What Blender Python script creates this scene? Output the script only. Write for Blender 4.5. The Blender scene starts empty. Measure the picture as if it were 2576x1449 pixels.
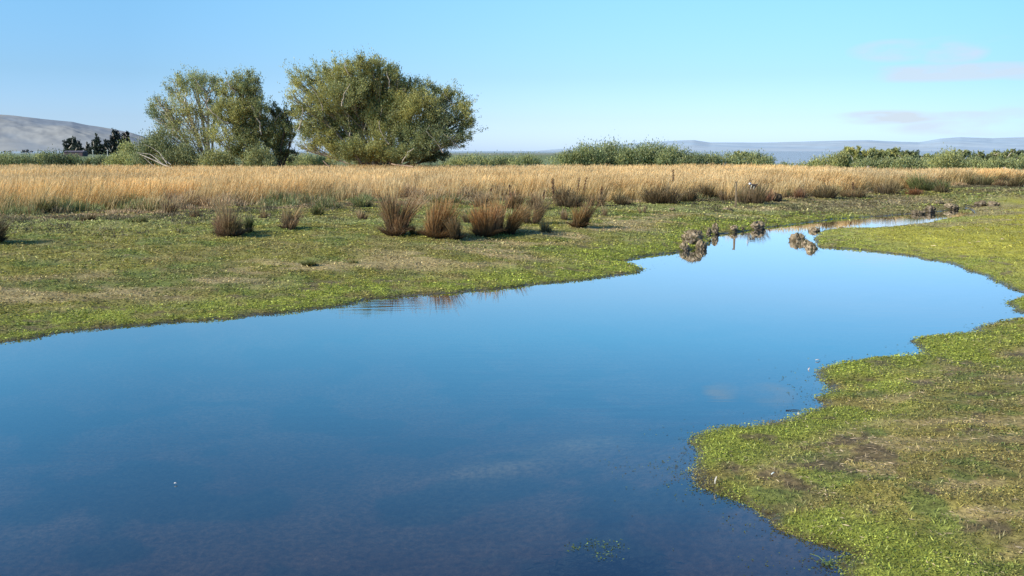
import bpy, math, random
import numpy as np
rnd = random.Random(7)
G = np.random.default_rng(11)
sc = bpy.context.scene
COL = sc.collection

# ------------------------------------------------------------------ camera model
W0, H0, FPX, HORIZ, HC = 2576.0, 1449.0, 2231.0, 380.0, 3.5
PITCH = math.atan((H0/2 - HORIZ)/FPX)
def ray(px, py):
    x = (px - W0/2)/FPX; v = (H0/2 - py)/FPX
    cp, sp = math.cos(PITCH), math.sin(PITCH)
    return np.array([x, cp + v*sp, -sp + v*cp])
def on_z(px, py, z=0.0):
    r = ray(px, py); t = (z - HC)/r[2]
    return np.array([0, 0, HC]) + r*t
def at(px, py, d):
    r = ray(px, py); return np.array([0, 0, HC]) + r*(d/r[1])

# ------------------------------------------------------------------ noise
def _h(ix, iy, seed):
    h = (ix.astype(np.int64)*374761393 + iy.astype(np.int64)*668265263 + seed*974634777) & 0xffffffff
    h = ((h ^ (h >> 13))*1274126177) & 0xffffffff
    return ((h ^ (h >> 16)) & 0xffff)/65535.0
def vn(x, y, seed=0):
    ix = np.floor(x); iy = np.floor(y); fx = x-ix; fy = y-iy
    fx = fx*fx*(3-2*fx); fy = fy*fy*(3-2*fy)
    a = _h(ix, iy, seed); b = _h(ix+1, iy, seed); c = _h(ix, iy+1, seed); d = _h(ix+1, iy+1, seed)
    return (a*(1-fx)+b*fx)*(1-fy) + (c*(1-fx)+d*fx)*fy
def fbm(x, y, sc_, seed=0, o=4):
    x = np.asarray(x, float)/sc_; y = np.asarray(y, float)/sc_
    r = 0; a = 0.5; tot = 0
    for k in range(o):
        r = r + a*vn(x*2**k + 17.3*k, y*2**k - 9.1*k, seed+k); tot += a; a *= 0.5
    return r/tot
def sstep(a, b, x):
    t = np.clip((x-a)/(b-a), 0, 1); return t*t*(3-2*t)

# ------------------------------------------------------------------ shoreline
SH = [(0,858),(80,848),(150,836),(240,826),(310,820),(360,818),(420,812),(500,806),(600,797),(680,791),(760,783),
(840,770),(885,764),(915,752),(1000,745),(1060,741),(1130,737),(1200,731),(1300,721),(1400,710),(1480,702),(1540,697),
(1600,685),(1616,677),(1603,668),(1575,661),(1556,656),(1590,650),(1640,641),(1700,634),(1740,629),(1775,618),(1778,603),
(1800,592),(1850,584),(1900,578),(1950,571),(2010,563),(2060,555),(2100,551),(2180,546),(2240,542),(2300,538),(2350,533),
(2435,523),(2452,536),(2375,553),(2300,565),(2230,573),(2200,574),(2140,575),(2085,578),(2060,582),(2052,595),(2050,612),(2064,620),
(2130,625),(2180,629),(2230,636),(2280,644),(2330,651),(2390,660),(2410,668),(2440,680),(2480,698),(2530,722),(2576,738),(2625,743),(2576,744),
(2552,750),(2534,758),(2530,768),(2550,782),(2580,791),(2625,796),(2560,800),(2500,806),(2468,816),(2456,828),(2478,838),
(2400,842),(2330,850),(2303,860),(2315,878),(2322,892),(2250,896),(2180,905),(2120,912),(2075,921),(2055,934),(2070,952),
(2096,968),(2085,985),(2052,1002),(2072,1020),(2010,1040),(1950,1060),(1880,1078),(1820,1083),(1780,1091),(1752,1115),
(1744,1150),(1732,1190),(1748,1222),(1800,1245),(1860,1265),(1920,1285),(1962,1308),(1968,1330),(2020,1350),(2080,1372),
(2140,1385),(2165,1400),(2110,1425),(2120,1449)]
poly = [tuple(on_z(*p)[:2]) for p in SH]
lx, ly = poly[0]
poly = [(-52, -12), (-34, 0.5), (-20, 9.6), (lx-3.5, ly-2.3)] + poly + [(2.5, 6.0), (1.6, 4.5), (1.2, 2), (1.0, -12)]
PA = np.array(poly); PB = np.roll(PA, -1, axis=0)
def sdf(x, y):
    x = np.asarray(x, float); y = np.asarray(y, float)
    shp = x.shape; x = x.ravel(); y = y.ravel()
    out = np.empty(x.size)
    for i in range(0, x.size, 40000):
        X = x[i:i+40000, None]; Y = y[i:i+40000, None]
        dx = PB[:, 0]-PA[:, 0]; dy = PB[:, 1]-PA[:, 1]
        t = np.clip(((X-PA[:, 0])*dx + (Y-PA[:, 1])*dy)/(dx*dx+dy*dy), 0, 1)
        d = np.sqrt(np.min((X-PA[:, 0]-t*dx)**2 + (Y-PA[:, 1]-t*dy)**2, axis=1))
        c = ((PA[:, 1] > Y) != (PB[:, 1] > Y)) & (X < dx*(Y-PA[:, 1])/np.where(dy == 0, 1e-9, dy) + PA[:, 0])
        out[i:i+40000] = np.where(c.sum(1) % 2 == 1, -d, d)
    return out.reshape(shp)
def S(x, y):
    s = sdf(x, y)
    n = (fbm(x, y, 0.9, 5, 4)-0.5)*0.5 + (fbm(x, y, 0.22, 8, 2)-0.5)*0.12
    return s + n*np.clip(1-np.abs(s)/3, 0, 1)
def H(x, y, s=None):
    x = np.asarray(x, float); y = np.asarray(y, float)
    if s is None: s = S(x, y)
    r = np.hypot(x, y)
    sp = np.maximum(s, 0)
    land = 0.05*(1-np.exp(-sp/0.12)) + 0.78*(1-np.exp(-sp/(12-6*sstep(18, 34, r)*(1-sstep(-1, 1, (40+0.85*(x-13))-y)*sstep(8, 12, x))+4*sstep(-1, 1, (40+0.85*(x-13))-y)*sstep(8, 12, x)))) + 0.15*sstep(60, 200, r)
    far = 1-sstep(60, 120, r)
    land = land + far*np.minimum(1, sp/0.8)*((fbm(x, y, 3.0, 21, 3)-0.5)*0.16 + (fbm(x, y, 0.5, 25, 3)-0.5)*0.09)
    bed = -0.75*(1-np.exp(np.minimum(s, 0)/2.2)) + (fbm(x, y, 1.2, 33, 3)-0.5)*0.12*np.minimum(1, -np.minimum(s, 0)/1.0)
    q1 = on_z(1460, 1170, -.6); q2 = on_z(1290, 1205, -.6)
    sh_ = np.maximum(np.exp(-((x-q1[0])/.75)**2-((y-q1[1])/.55)**2), .8*np.exp(-((x-q2[0])/1.1)**2-((y-q2[1])/.45)**2))
    bed = bed*(1-sh_*.22)
    return np.where(s > 0, land, bed)
def ground(px, py):
    """point of the terrain seen at this place of the view"""
    r = ray(px, py)
    ts = np.geomspace(4, 400, 3000)
    X = r[0]*ts; Y = r[1]*ts; Z = HC + r[2]*ts
    h = np.maximum(H(X, Y), 0)
    k = int(np.argmax(Z <= h)) if np.any(Z <= h) else len(ts)-1
    return np.array([X[k], Y[k], float(H(X[k:k+1], Y[k:k+1])[0])])
def gz(x, y): return float(H(np.array([x]), np.array([y]))[0])

# ------------------------------------------------------------------ mesh plumbing
def mesh_np(name, V, F, C=None, smooth=False):
    V = np.ascontiguousarray(V, np.float32); F = np.ascontiguousarray(F, np.int32)
    me = bpy.data.meshes.new(name)
    me.vertices.add(len(V)); me.vertices.foreach_set('co', V.ravel())
    k = F.shape[1]
    me.loops.add(F.size); me.loops.foreach_set('vertex_index', F.ravel())
    me.polygons.add(len(F))
    me.polygons.foreach_set('loop_start', np.arange(0, F.size, k, dtype=np.int32))
    if smooth: me.polygons.foreach_set('use_smooth', np.ones(len(F), bool))
    if C is not None:
        C = np.asarray(C, np.float32)
        if C.shape[1] == 3: C = np.hstack([C, np.ones((len(C), 1), np.float32)])
        a = me.color_attributes.new('Col', 'FLOAT_COLOR', 'POINT')
        a.data.foreach_set('color', np.ascontiguousarray(C).ravel())
    me.update(); me.validate(clean_customdata=False)
    return me
def put(name, me, mat, parent=None, loc=None):
    o = bpy.data.objects.new(name, me); COL.objects.link(o)
    if mat is not None: me.materials.append(mat)
    if parent is not None: o.parent = parent
    if loc is not None: o.location = loc
    return o
def tag(o, label=None, cat=None, group=None, kind=None):
    if label: o['label'] = label
    if cat: o['category'] = cat
    if group: o['group'] = group
    if kind: o['kind'] = kind
    return o
def empty(name, loc):
    o = bpy.data.objects.new(name, None); COL.objects.link(o); o.location = loc
    o.empty_display_size = 0.3
    return o

class Soup:
    """collects quads with vertex colours"""
    def __init__(s): s.V = []; s.F = []; s.C = []; s.n = 0
    def add(s, V, F, C):
        s.V.append(V); s.F.append(F+s.n); s.C.append(C); s.n += len(V)
    def mesh(s, name, origin=(0, 0, 0), smooth=False):
        return mesh_np(name, np.vstack(s.V)-np.array(origin), np.vstack(s.F), np.vstack(s.C), smooth)

def blades(P, h, w, lean, cb, ct, bend=0.35, prof=(0.7, 1.0, 0.25), seed=1):
    """upright blades, two quads each. P (n,3) h,w (n,) lean (n,2) cb/ct (n,3)"""
    n = len(P); g = np.random.default_rng(abs(int(seed)))
    a = g.uniform(0, math.pi, n); D = np.stack([np.cos(a), np.sin(a), 0*a], 1)*0.5
    V = np.empty((n, 6, 3))
    for k, (f, pw) in enumerate(((0, prof[0]), (0.55, prof[1]), (1.0, prof[2]))):
        off = f*(1-bend) + f*f*bend
        c = P + np.stack([lean[:, 0]*off*h, lean[:, 1]*off*h, h*f*(1-0.15*f*np.hypot(lean[:, 0], lean[:, 1]))], 1)
        V[:, 2*k] = c - D*(w*pw)[:, None]; V[:, 2*k+1] = c + D*(w*pw)[:, None]
    i = np.arange(n)[:, None]*6
    F = np.concatenate([i+np.array([0, 1, 3, 2]), i+np.array([2, 3, 5, 4])])
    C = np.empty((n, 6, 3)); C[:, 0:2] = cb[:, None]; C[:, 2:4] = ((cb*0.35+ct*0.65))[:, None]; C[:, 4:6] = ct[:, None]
    return V.reshape(-1, 3), F, C.reshape(-1, 3)
def leaves(P, L, Wd, dirv, nrm, col):
    """single quads: P centre, L length along dirv, Wd width"""
    d = dirv/np.linalg.norm(dirv, axis=1, keepdims=True)
    s = np.cross(nrm, d); s /= np.linalg.norm(s, axis=1, keepdims=True)+1e-9
    n = len(P); V = np.empty((n, 4, 3))
    a = d*(L*0.5)[:, None]; b = s*(Wd*0.5)[:, None]
    V[:, 0] = P-a; V[:, 1] = P-a*0.1-b; V[:, 2] = P+a; V[:, 3] = P+a*0.1+b
    F = np.arange(n*4).reshape(n, 4)
    return V.reshape(-1, 3), F, np.repeat(col, 4, axis=0)
def tube(pts, rad, col, sides=5):
    pts = np.asarray(pts, float); n = len(pts); V = []; 
    T = np.gradient(pts, axis=0); T /= np.linalg.norm(T, axis=1, keepdims=True)+1e-9
    up = np.where(np.abs(T[:, 2:3]) > 0.9, np.array([[1., 0, 0]]), np.array([[0, 0, 1.]]))
    A = np.cross(T, up); A /= np.linalg.norm(A, axis=1, keepdims=True)+1e-9
    B = np.cross(T, A)
    ang = np.arange(sides)*2*math.pi/sides
    V = pts[:, None] + (A[:, None]*np.cos(ang)[None, :, None] + B[:, None]*np.sin(ang)[None, :, None])*np.asarray(rad)[:, None, None]
    F = []
    for i in range(n-1):
        for k in range(sides):
            F.append((i*sides+k, i*sides+(k+1) % sides, (i+1)*sides+(k+1) % sides, (i+1)*sides+k))
    c = np.tile(np.asarray(col, float), (n*sides, 1))
    return V.reshape(-1, 3), np.array(F), c

# ------------------------------------------------------------------ materials
def mat(name):
    m = bpy.data.materials.new(name); m.use_nodes = True; m.node_tree.nodes.clear()
    return m, m.node_tree.nodes, m.node_tree.links
def mat_veg(name, trans=0.3, nscale=3.0, namp=0.35, rough=0.6, gloss=0.03):
    m, N, L = mat(name)
    out = N.new('ShaderNodeOutputMaterial'); at_ = N.new('ShaderNodeAttribute'); at_.attribute_name = 'Col'
    no = N.new('ShaderNodeTexNoise'); no.inputs['Scale'].default_value = nscale; no.inputs['Detail'].default_value = 3
    geo = N.new('ShaderNodeNewGeometry'); L.new(geo.outputs['Position'], no.inputs['Vector'])
    mr = N.new('ShaderNodeMapRange'); mr.inputs[1].default_value = 0.3; mr.inputs[2].default_value = 0.7
    mr.inputs[3].default_value = 1-namp; mr.inputs[4].default_value = 1+namp
    L.new(no.outputs['Fac'], mr.inputs[0])
    mu = N.new('ShaderNodeVectorMath'); mu.operation = 'SCALE'
    L.new(at_.outputs['Color'], mu.inputs[0]); L.new(mr.outputs[0], mu.inputs['Scale'])
    d = N.new('ShaderNodeBsdfDiffuse'); t = N.new('ShaderNodeBsdfTranslucent'); g = N.new('ShaderNodeBsdfGlossy')
    g.inputs['Roughness'].default_value = rough; g.inputs['Color'].default_value = (1, 1, 1, 1)
    L.new(mu.outputs[0], d.inputs['Color']); L.new(mu.outputs[0], t.inputs['Color'])
    m1 = N.new('ShaderNodeMixShader'); m1.inputs[0].default_value = trans
    L.new(d.outputs[0], m1.inputs[1]); L.new(t.outputs[0], m1.inputs[2])
    m2 = N.new('ShaderNodeMixShader'); m2.inputs[0].default_value = gloss
    L.new(m1.outputs[0], m2.inputs[1]); L.new(g.outputs[0], m2.inputs[2]); L.new(m2.outputs[0], out.inputs[0])
    return m
M_LEAF = mat_veg('foliage', 0.4, 0.6, 0.22)
M_FARLEAF = mat_veg('distant_foliage', 0.25, 0.15, 0.25)
M_GRASS = mat_veg('dry_grass', 0.35, 0.35, 0.2)
M_TURF = mat_veg('ground_leaves', 0.25, 2.5, 0.25, 0.5, 0.03)
M_BARK = mat_veg('bark', 0.0, 3.0, 0.3)
M_CLOD = mat_veg('peat', 0.0, 9.0, 0.45, 0.5, 0.03)

def mat_ground():
    m, N, L = mat('ground_soil_and_turf')
    out = N.new('ShaderNodeOutputMaterial'); p = N.new('ShaderNodeBsdfPrincipled')
    a = N.new('ShaderNodeAttribute'); a.attribute_name = 'Col'
    geo = N.new('ShaderNodeNewGeometry')
    def noise(s, det, vec=None):
        n = N.new('ShaderNodeTexNoise'); n.inputs['Scale'].default_value = s; n.inputs['Detail'].default_value = det
        L.new(geo.outputs['Position'], n.inputs['Vector']); return n
    def mr(src, a0, a1, b0, b1):
        r = N.new('ShaderNodeMapRange'); r.inputs[1].default_value = a0; r.inputs[2].default_value = a1
        r.inputs[3].default_value = b0; r.inputs[4].default_value = b1; L.new(src, r.inputs[0]); return r.outputs[0]
    n1 = noise(14, 6); n2 = noise(1.6, 5); n3 = noise(60, 3)
    f = N.new('ShaderNodeMath'); f.operation = 'MULTIPLY'
    L.new(mr(n1.outputs['Fac'], 0.3, 0.7, 0.5, 1.4), f.inputs[0]); L.new(mr(n2.outputs['Fac'], 0.3, 0.7, 0.8, 1.2), f.inputs[1])
    f2 = N.new('ShaderNodeMath'); f2.operation = 'MULTIPLY'
    L.new(f.outputs[0], f2.inputs[0]); L.new(mr(n3.outputs['Fac'], 0.3, 0.7, 0.7, 1.3), f2.inputs[1])
    sc_ = N.new('ShaderNodeVectorMath'); sc_.operation = 'SCALE'
    L.new(a.outputs['Color'], sc_.inputs[0]); L.new(f2.outputs[0], sc_.inputs['Scale'])
    L.new(sc_.outputs[0], p.inputs['Base Color'])
    L.new(mr(a.outputs['Alpha'], 0, 1, 0.9, 0.25), p.inputs['Roughness'])
    p.inputs['Specular IOR Level'].default_value = 0.25
    b = N.new('ShaderNodeBump'); b.inputs['Strength'].default_value = 0.6; b.inputs['Distance'].default_value = 0.03
    L.new(n1.outputs['Fac'], b.inputs['Height']); L.new(b.outputs[0], p.inputs['Normal'])
    L.new(p.outputs[0], out.inputs[0]); return m
def mat_water():
    m, N, L = mat('pond_water')
    out = N.new('ShaderNodeOutputMaterial')
    tr = N.new('ShaderNodeBsdfTransparent'); tr.inputs[0].default_value = WATER_TINT
    gl = N.new('ShaderNodeBsdfGlossy'); gl.inputs['Roughness'].default_value = 0.015; gl.inputs[0].default_value = (1, 1, 1, 1)
    df = N.new('ShaderNodeBsdfDiffuse'); df.inputs[0].default_value = WATER_MURK
    fr = N.new('ShaderNodeFresnel'); geo = N.new('ShaderNodeNewGeometry')
    io = N.new('ShaderNodeMapRange'); io.inputs[3].default_value = 1.55; io.inputs[4].default_value = 1/1.55   # seen from below the node swaps media itself
    L.new(geo.outputs['Backfacing'], io.inputs[0]); L.new(io.outputs[0], fr.inputs['IOR'])
    mp = N.new('ShaderNodeMapping'); mp.inputs['Scale'].default_value = (0.35, 2.6, 1)
    L.new(geo.outputs['Position'], mp.inputs['Vector'])
    no = N.new('ShaderNodeTexNoise'); no.inputs['Scale'].default_value = 2.2; no.inputs['Detail'].default_value = 2
    L.new(mp.outputs[0], no.inputs['Vector'])
    n2 = N.new('ShaderNodeTexNoise'); n2.inputs['Scale'].default_value = 0.12; n2.inputs['Detail'].default_value = 2
    L.new(geo.outputs['Position'], n2.inputs['Vector'])
    r = N.new('ShaderNodeMapRange'); r.inputs[1].default_value = 0.45; r.inputs[2].default_value = 0.65; r.inputs[3].default_value = 0.004; r.inputs[4].default_value = 0.06
    L.new(n2.outputs['Fac'], r.inputs[0])
    rc = on_z(960, 768); vd = N.new('ShaderNodeVectorMath'); vd.operation = 'DISTANCE'; vd.inputs[1].default_value = (rc[0], rc[1], 0); L.new(geo.outputs['Position'], vd.inputs[0])
    rl = N.new('ShaderNodeMapRange'); rl.inputs[1].default_value = 0.3; rl.inputs[2].default_value = 2.2; rl.inputs[3].default_value = 0.12; rl.inputs[4].default_value = 0; L.new(vd.outputs['Value'], rl.inputs[0])
    ra = N.new('ShaderNodeMath'); ra.operation = 'ADD'; L.new(r.outputs[0], ra.inputs[0]); L.new(rl.outputs[0], ra.inputs[1])
    b = N.new('ShaderNodeBump'); b.inputs['Distance'].default_value = 0.03
    L.new(ra.outputs[0], b.inputs['Strength']); L.new(no.outputs['Fac'], b.inputs['Height'])
    L.new(b.outputs[0], gl.inputs['Normal'])
    mk = N.new('ShaderNodeMixShader'); mk.inputs[0].default_value = 0.12
    L.new(tr.outputs[0], mk.inputs[1]); L.new(df.outputs[0], mk.inputs[2])
    ms = N.new('ShaderNodeMixShader')
    fm = N.new('ShaderNodeMath'); fm.operation = 'MULTIPLY'; fm.use_clamp = True; fm.inputs[1].default_value = 1.6; L.new(fr.outputs[0], fm.inputs[0]); L.new(fm.outputs[0], ms.inputs[0]); L.new(mk.outputs[0], ms.inputs[1]); L.new(gl.outputs[0], ms.inputs[2])
    L.new(ms.outputs[0], out.inputs[0]); return m
WATER_TINT = (0.66, 0.64, 0.60, 1)
WATER_MURK = (0.095, 0.10, 0.105, 1)
def mat_paint(name, c, rough=0.7, nscale=6, amp=0.3):
    m, N, L = mat(name); out = N.new('ShaderNodeOutputMaterial'); p = N.new('ShaderNodeBsdfPrincipled')
    tc = N.new('ShaderNodeTexCoord'); no = N.new('ShaderNodeTexNoise'); no.inputs['Scale'].default_value = nscale; no.inputs['Detail'].default_value = 5
    L.new(tc.outputs['Object'], no.inputs['Vector'])
    r = N.new('ShaderNodeMapRange'); r.inputs[1].default_value = 0.3; r.inputs[2].default_value = 0.7; r.inputs[3].default_value = 1-amp; r.inputs[4].default_value = 1+amp
    L.new(no.outputs['Fac'], r.inputs[0])
    s = N.new('ShaderNodeVectorMath'); s.operation = 'SCALE'; s.inputs[0].default_value = c
    L.new(r.outputs[0], s.inputs['Scale']); L.new(s.outputs[0], p.inputs['Base Color'])
    p.inputs['Roughness'].default_value = rough; L.new(p.outputs[0], out.inputs[0]); return m
M_WOOD = mat_paint('weathered_wood', (0.24, 0.17, 0.10), 0.8, 14)
M_PALE = mat_paint('pale_scrap', (0.55, 0.56, 0.6), 0.5, 8, 0.1)
M_DARK = mat_paint('dark_scrap', (0.05, 0.04, 0.04), 0.6, 8)
M_SHED = mat_paint('dark_red_shed', (0.045, 0.03, 0.035), 0.7, 1.0)
M_ROOFM = mat_paint('shed_roof', (0.13, 0.11, 0.12), 0.6, 1.0)

# ------------------------------------------------------------------ ground cover colours
C_OLIVE = np.array([0.385, 0.355, 0.08]); C_LAWN = np.array([0.47, 0.42, 0.055]); C_DEEP = np.array([0.25, 0.31, 0.075])
C_LIME = np.array([0.42, 0.46, 0.075]); C_TAN = np.array([0.70, 0.52, 0.26]); C_MUD = np.array([0.20, 0.135, 0.08])
C_PALE = np.array([0.46, 0.47, 0.17]); C_BROWN = np.array([0.40, 0.32, 0.12])
def zones(x, y, s):
    """ground cover colour and tan-ness at each place"""
    r = np.hypot(x, y)
    left = sstep(0.0, 1.0, (y - 14 - 0.9*(x+8))/4)          # far and left bank
    lawn = sstep(-2, 2, x-13)*sstep(16, 22, y)*(1-sstep(0, 3, y-(40+0.85*(x-13))))
    c = C_OLIVE[None]*np.ones((x.size, 1))
    def mix(c, k, w): w = np.clip(w, 0, 1)[:, None]; return c*(1-w)+k*w
    c = mix(c, C_DEEP, sstep(0.52, 0.66, fbm(x, y, 1.4, 41))*0.75)
    c = mix(c, C_BROWN, sstep(0.50, 0.64, fbm(x, y, 1.1, 44))*0.55)
    pale = sstep(30, 40, r)*sstep(0.42, 0.6, fbm(x*0.4, y, 3.0, 47))*0.8
    c = mix(c, C_PALE, pale)
    # bare straw-coloured patches, in a belt behind the waterside plants
    wl = 1.7+1.2*fbm(x, y, 4, 50)
    belt = np.exp(-((s-wl*1.7)/(1.9))**2)
    near0 = sstep(22, 12, r)
    tan = sstep(0.50, 0.66, fbm(x*0.5, y*1.3, 0.9, 52)+0.12*belt-0.03)*(0.14+0.55*belt)*(1-0.75*near0)
    near = sstep(22, 12, r)
    tan = np.maximum(tan, near*sstep(0.495, 0.58, fbm(x*0.6, y*1.3, 0.45, 57, 6))*0.95*sstep(0.35, 1.0, s))
    tan = tan*(1-lawn)*(1-sstep(60, 70, r)*0.5)
    c = mix(c, C_TAN, tan)
    wl = wl*(1-0.42*near)
    c = mix(c, np.array([0.47, 0.37, 0.11]), near*0.6)
    c = mix(c, C_DEEP*.85, near*sstep(0.56, 0.64, fbm(x, y*1.3, 0.5, 48, 5))*0.8)
    c = mix(c, C_BROWN, near*sstep(0.50, 0.60, fbm(x, y*1.4, 0.35, 49, 5))*0.6)
    lime = sstep(wl*1.25, wl*0.35, s)*sstep(0.38, 0.56, fbm(x, y, 0.7, 55, 5)+0.05+0.08*sstep(20, 30, r))
    c = mix(c, C_LIME, lime*0.95*(1-0.6*lawn))
    c = mix(c, C_LAWN*(0.8+0.5*fbm(x, y, 2.5, 60)[:, None]), lawn*(1-lime*0.7)*0.9)
    fr_ = sstep(38, 48, r)*sstep(12, 20, x)
    c = mix(c, np.array([0.40, 0.31, 0.16]), fr_*sstep(0.40, 0.6, fbm(x*.5, y, 2.2, 66))*0.75)
    mud = sstep(0.64, 0.70, fbm(x, y*1.3, 0.5, 63, 5))*sstep(0.1, 0.5, s)*sstep(4, 1.5, s)
    c = mix(c, C_MUD, mud*0.75)
    ed = field_r(np.degrees(np.arctan2(x, y)))[0]-r
    c = mix(c, np.array([0.46, 0.32, 0.19]), sstep(2.6, 0.0, ed)*sstep(-30, 0, ed)*sstep(0.36, 0.55, fbm(x, y*1.5, 1.3, 68))*0.9)
    return c, tan*(1-lime), lawn, lime

EDGE = [(-320,560),(-150,552),(0,545),(120,548),(260,545),(400,540),(560,530),(700,522),(850,517),(1000,512),(1150,508),(1300,502),(1450,506),(1600,506),
(1750,503),(1900,500),(2050,494),(2180,484),(2300,474),(2420,466),(2560,461),(2760,455),(2900,452)]
E = np.array([ground(*p)[:2] for p in EDGE])
EA = np.degrees(np.arctan2(E[:, 0], E[:, 1])); ED = np.hypot(E[:, 0], E[:, 1])
TOPL = [(-400, 102), (0, 102), (1900, 100), (2050, 92), (2200, 82), (2400, 78), (2600, 78), (3000, 78)]
TA = np.array([math.degrees(math.atan((p-W0/2)/FPX)) for p, _ in TOPL]); TD = np.array([d for _, d in TOPL])
def field_r(a): return np.interp(a, EA, ED), np.interp(a, TA, TD)/np.cos(np.radians(a))
# ------------------------------------------------------------------ terrain sheet
az = np.concatenate([np.radians(np.arange(-40, 40.01, 0.16)), np.radians(np.arange(44, 320, 4.0))])
rr = np.concatenate([np.array([0.02]), np.geomspace(1.5, 60, 620), np.geomspace(62, 16000, 130)])
AZ, RR = np.meshgrid(az, rr)
X = (RR*np.sin(AZ)).ravel(); Y = (RR*np.cos(AZ)).ravel()
s = S(X, Y); Z = H(X, Y, s)
Z = Z + 0*X
c, tan_, lawn_, lime_ = zones(X, Y, s)
r_ = np.hypot(X, Y)
c = c*(0.66+0.26*lawn_+0.1*sstep(14, 30, r_))[:, None]                                            # soil and thatch, darkened to paint in the shade between the leaves
# field soil, paddocks
gold_soil = sstep(46, 60, r_)
fld = np.array([0.36, 0.25, 0.11])
pad = np.array([0.22, 0.25, 0.10])
_e0, _e1 = field_r(np.degrees(np.arctan2(X, Y)))
w = (sstep(0, 1.5, r_-_e0)*(1-sstep(2, 8, r_-_e1)))[:, None]*0.85; c = c*(1-w)+fld*w
w = sstep(106, 118, r_)[:, None]; padn = (pad*(0.8+0.5*fbm(X, Y, 120, 70)[:, None]))
w2 = sstep(0.55, 0.6, fbm(X, Y, 260, 75))[:, None]; padn = padn*(1-w2)+np.array([0.30, 0.27, 0.15])*w2
_rt = sstep(8, 14, np.degrees(np.arctan2(X, Y))); hz = (sstep(250, 2200, r_)*(1-_rt)+sstep(118, 170, r_)*_rt)[:, None]; padn = padn*(1-hz)+np.array([0.42, 0.52, 0.60])*hz  # far paddocks fade to pale blue, distance haze put into the colour
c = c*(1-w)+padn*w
wet = sstep(0.22, 0.03, s); c = c*(1-wet[:, None]*0.8)+C_MUD*0.45*wet[:, None]*0.8
bed = (s < 0)
bedc = np.array([0.15, 0.115, 0.075])*(0.5+0.9*fbm(X, Y, 1.6, 80, 5)[:, None])
weed = sstep(0.55, 0.66, fbm(X, Y, 1.1, 83))[:, None]; bedc = bedc*(1-weed*.7)+np.array([0.03, 0.06, 0.05])*weed*.7
q1 = on_z(1460, 1170, -.6); q2 = on_z(1290, 1205, -.6); q3 = on_z(1500, 1398, -.6)
wd_ = np.clip(np.exp(-((X-q3[0])/.34)**2-((Y-q3[1])/.22)**2)*1.6*fbm(X, Y, .2, 88)-.25, 0, 1)[:, None]; bedc = bedc*(1-wd_)+np.array([.005, .02, .03])*wd_
sh_ = np.maximum(np.exp(-((X-q1[0])/.6)**2-((Y-q1[1])/.45)**2), .8*np.exp(-((X-q2[0])/.9)**2-((Y-q2[1])/.35)**2))[:, None]*(.5+.9*fbm(X, Y, .5, 85)[:, None])
sh_ = np.clip(sh_, 0, 1); bedc = bedc*(1-sh_)+np.array([.34, .29, .16])*sh_
c = np.where(bed[:, None], bedc, c)
nA, nR = len(az), len(rr)
ii, jj = np.meshgrid(np.arange(nR-1), np.arange(nA), indexing='ij')
j2 = (jj+1) % nA
F = np.stack([ii*nA+jj, ii*nA+j2, (ii+1)*nA+j2, (ii+1)*nA+jj], -1).reshape(-1, 4)[:, ::-1]
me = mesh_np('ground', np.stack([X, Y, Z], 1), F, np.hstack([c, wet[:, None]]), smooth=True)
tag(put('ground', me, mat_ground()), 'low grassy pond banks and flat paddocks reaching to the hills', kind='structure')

# water sheet
V = np.array([[-75, -20, 0], [45, -20, 0], [45, 62, 0], [-75, 62, 0]], float)
tag(put('water', mesh_np('water', V, np.array([[0, 1, 2, 3]])), mat_water()), 'calm blue pond and narrow stream', kind='structure')

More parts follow.
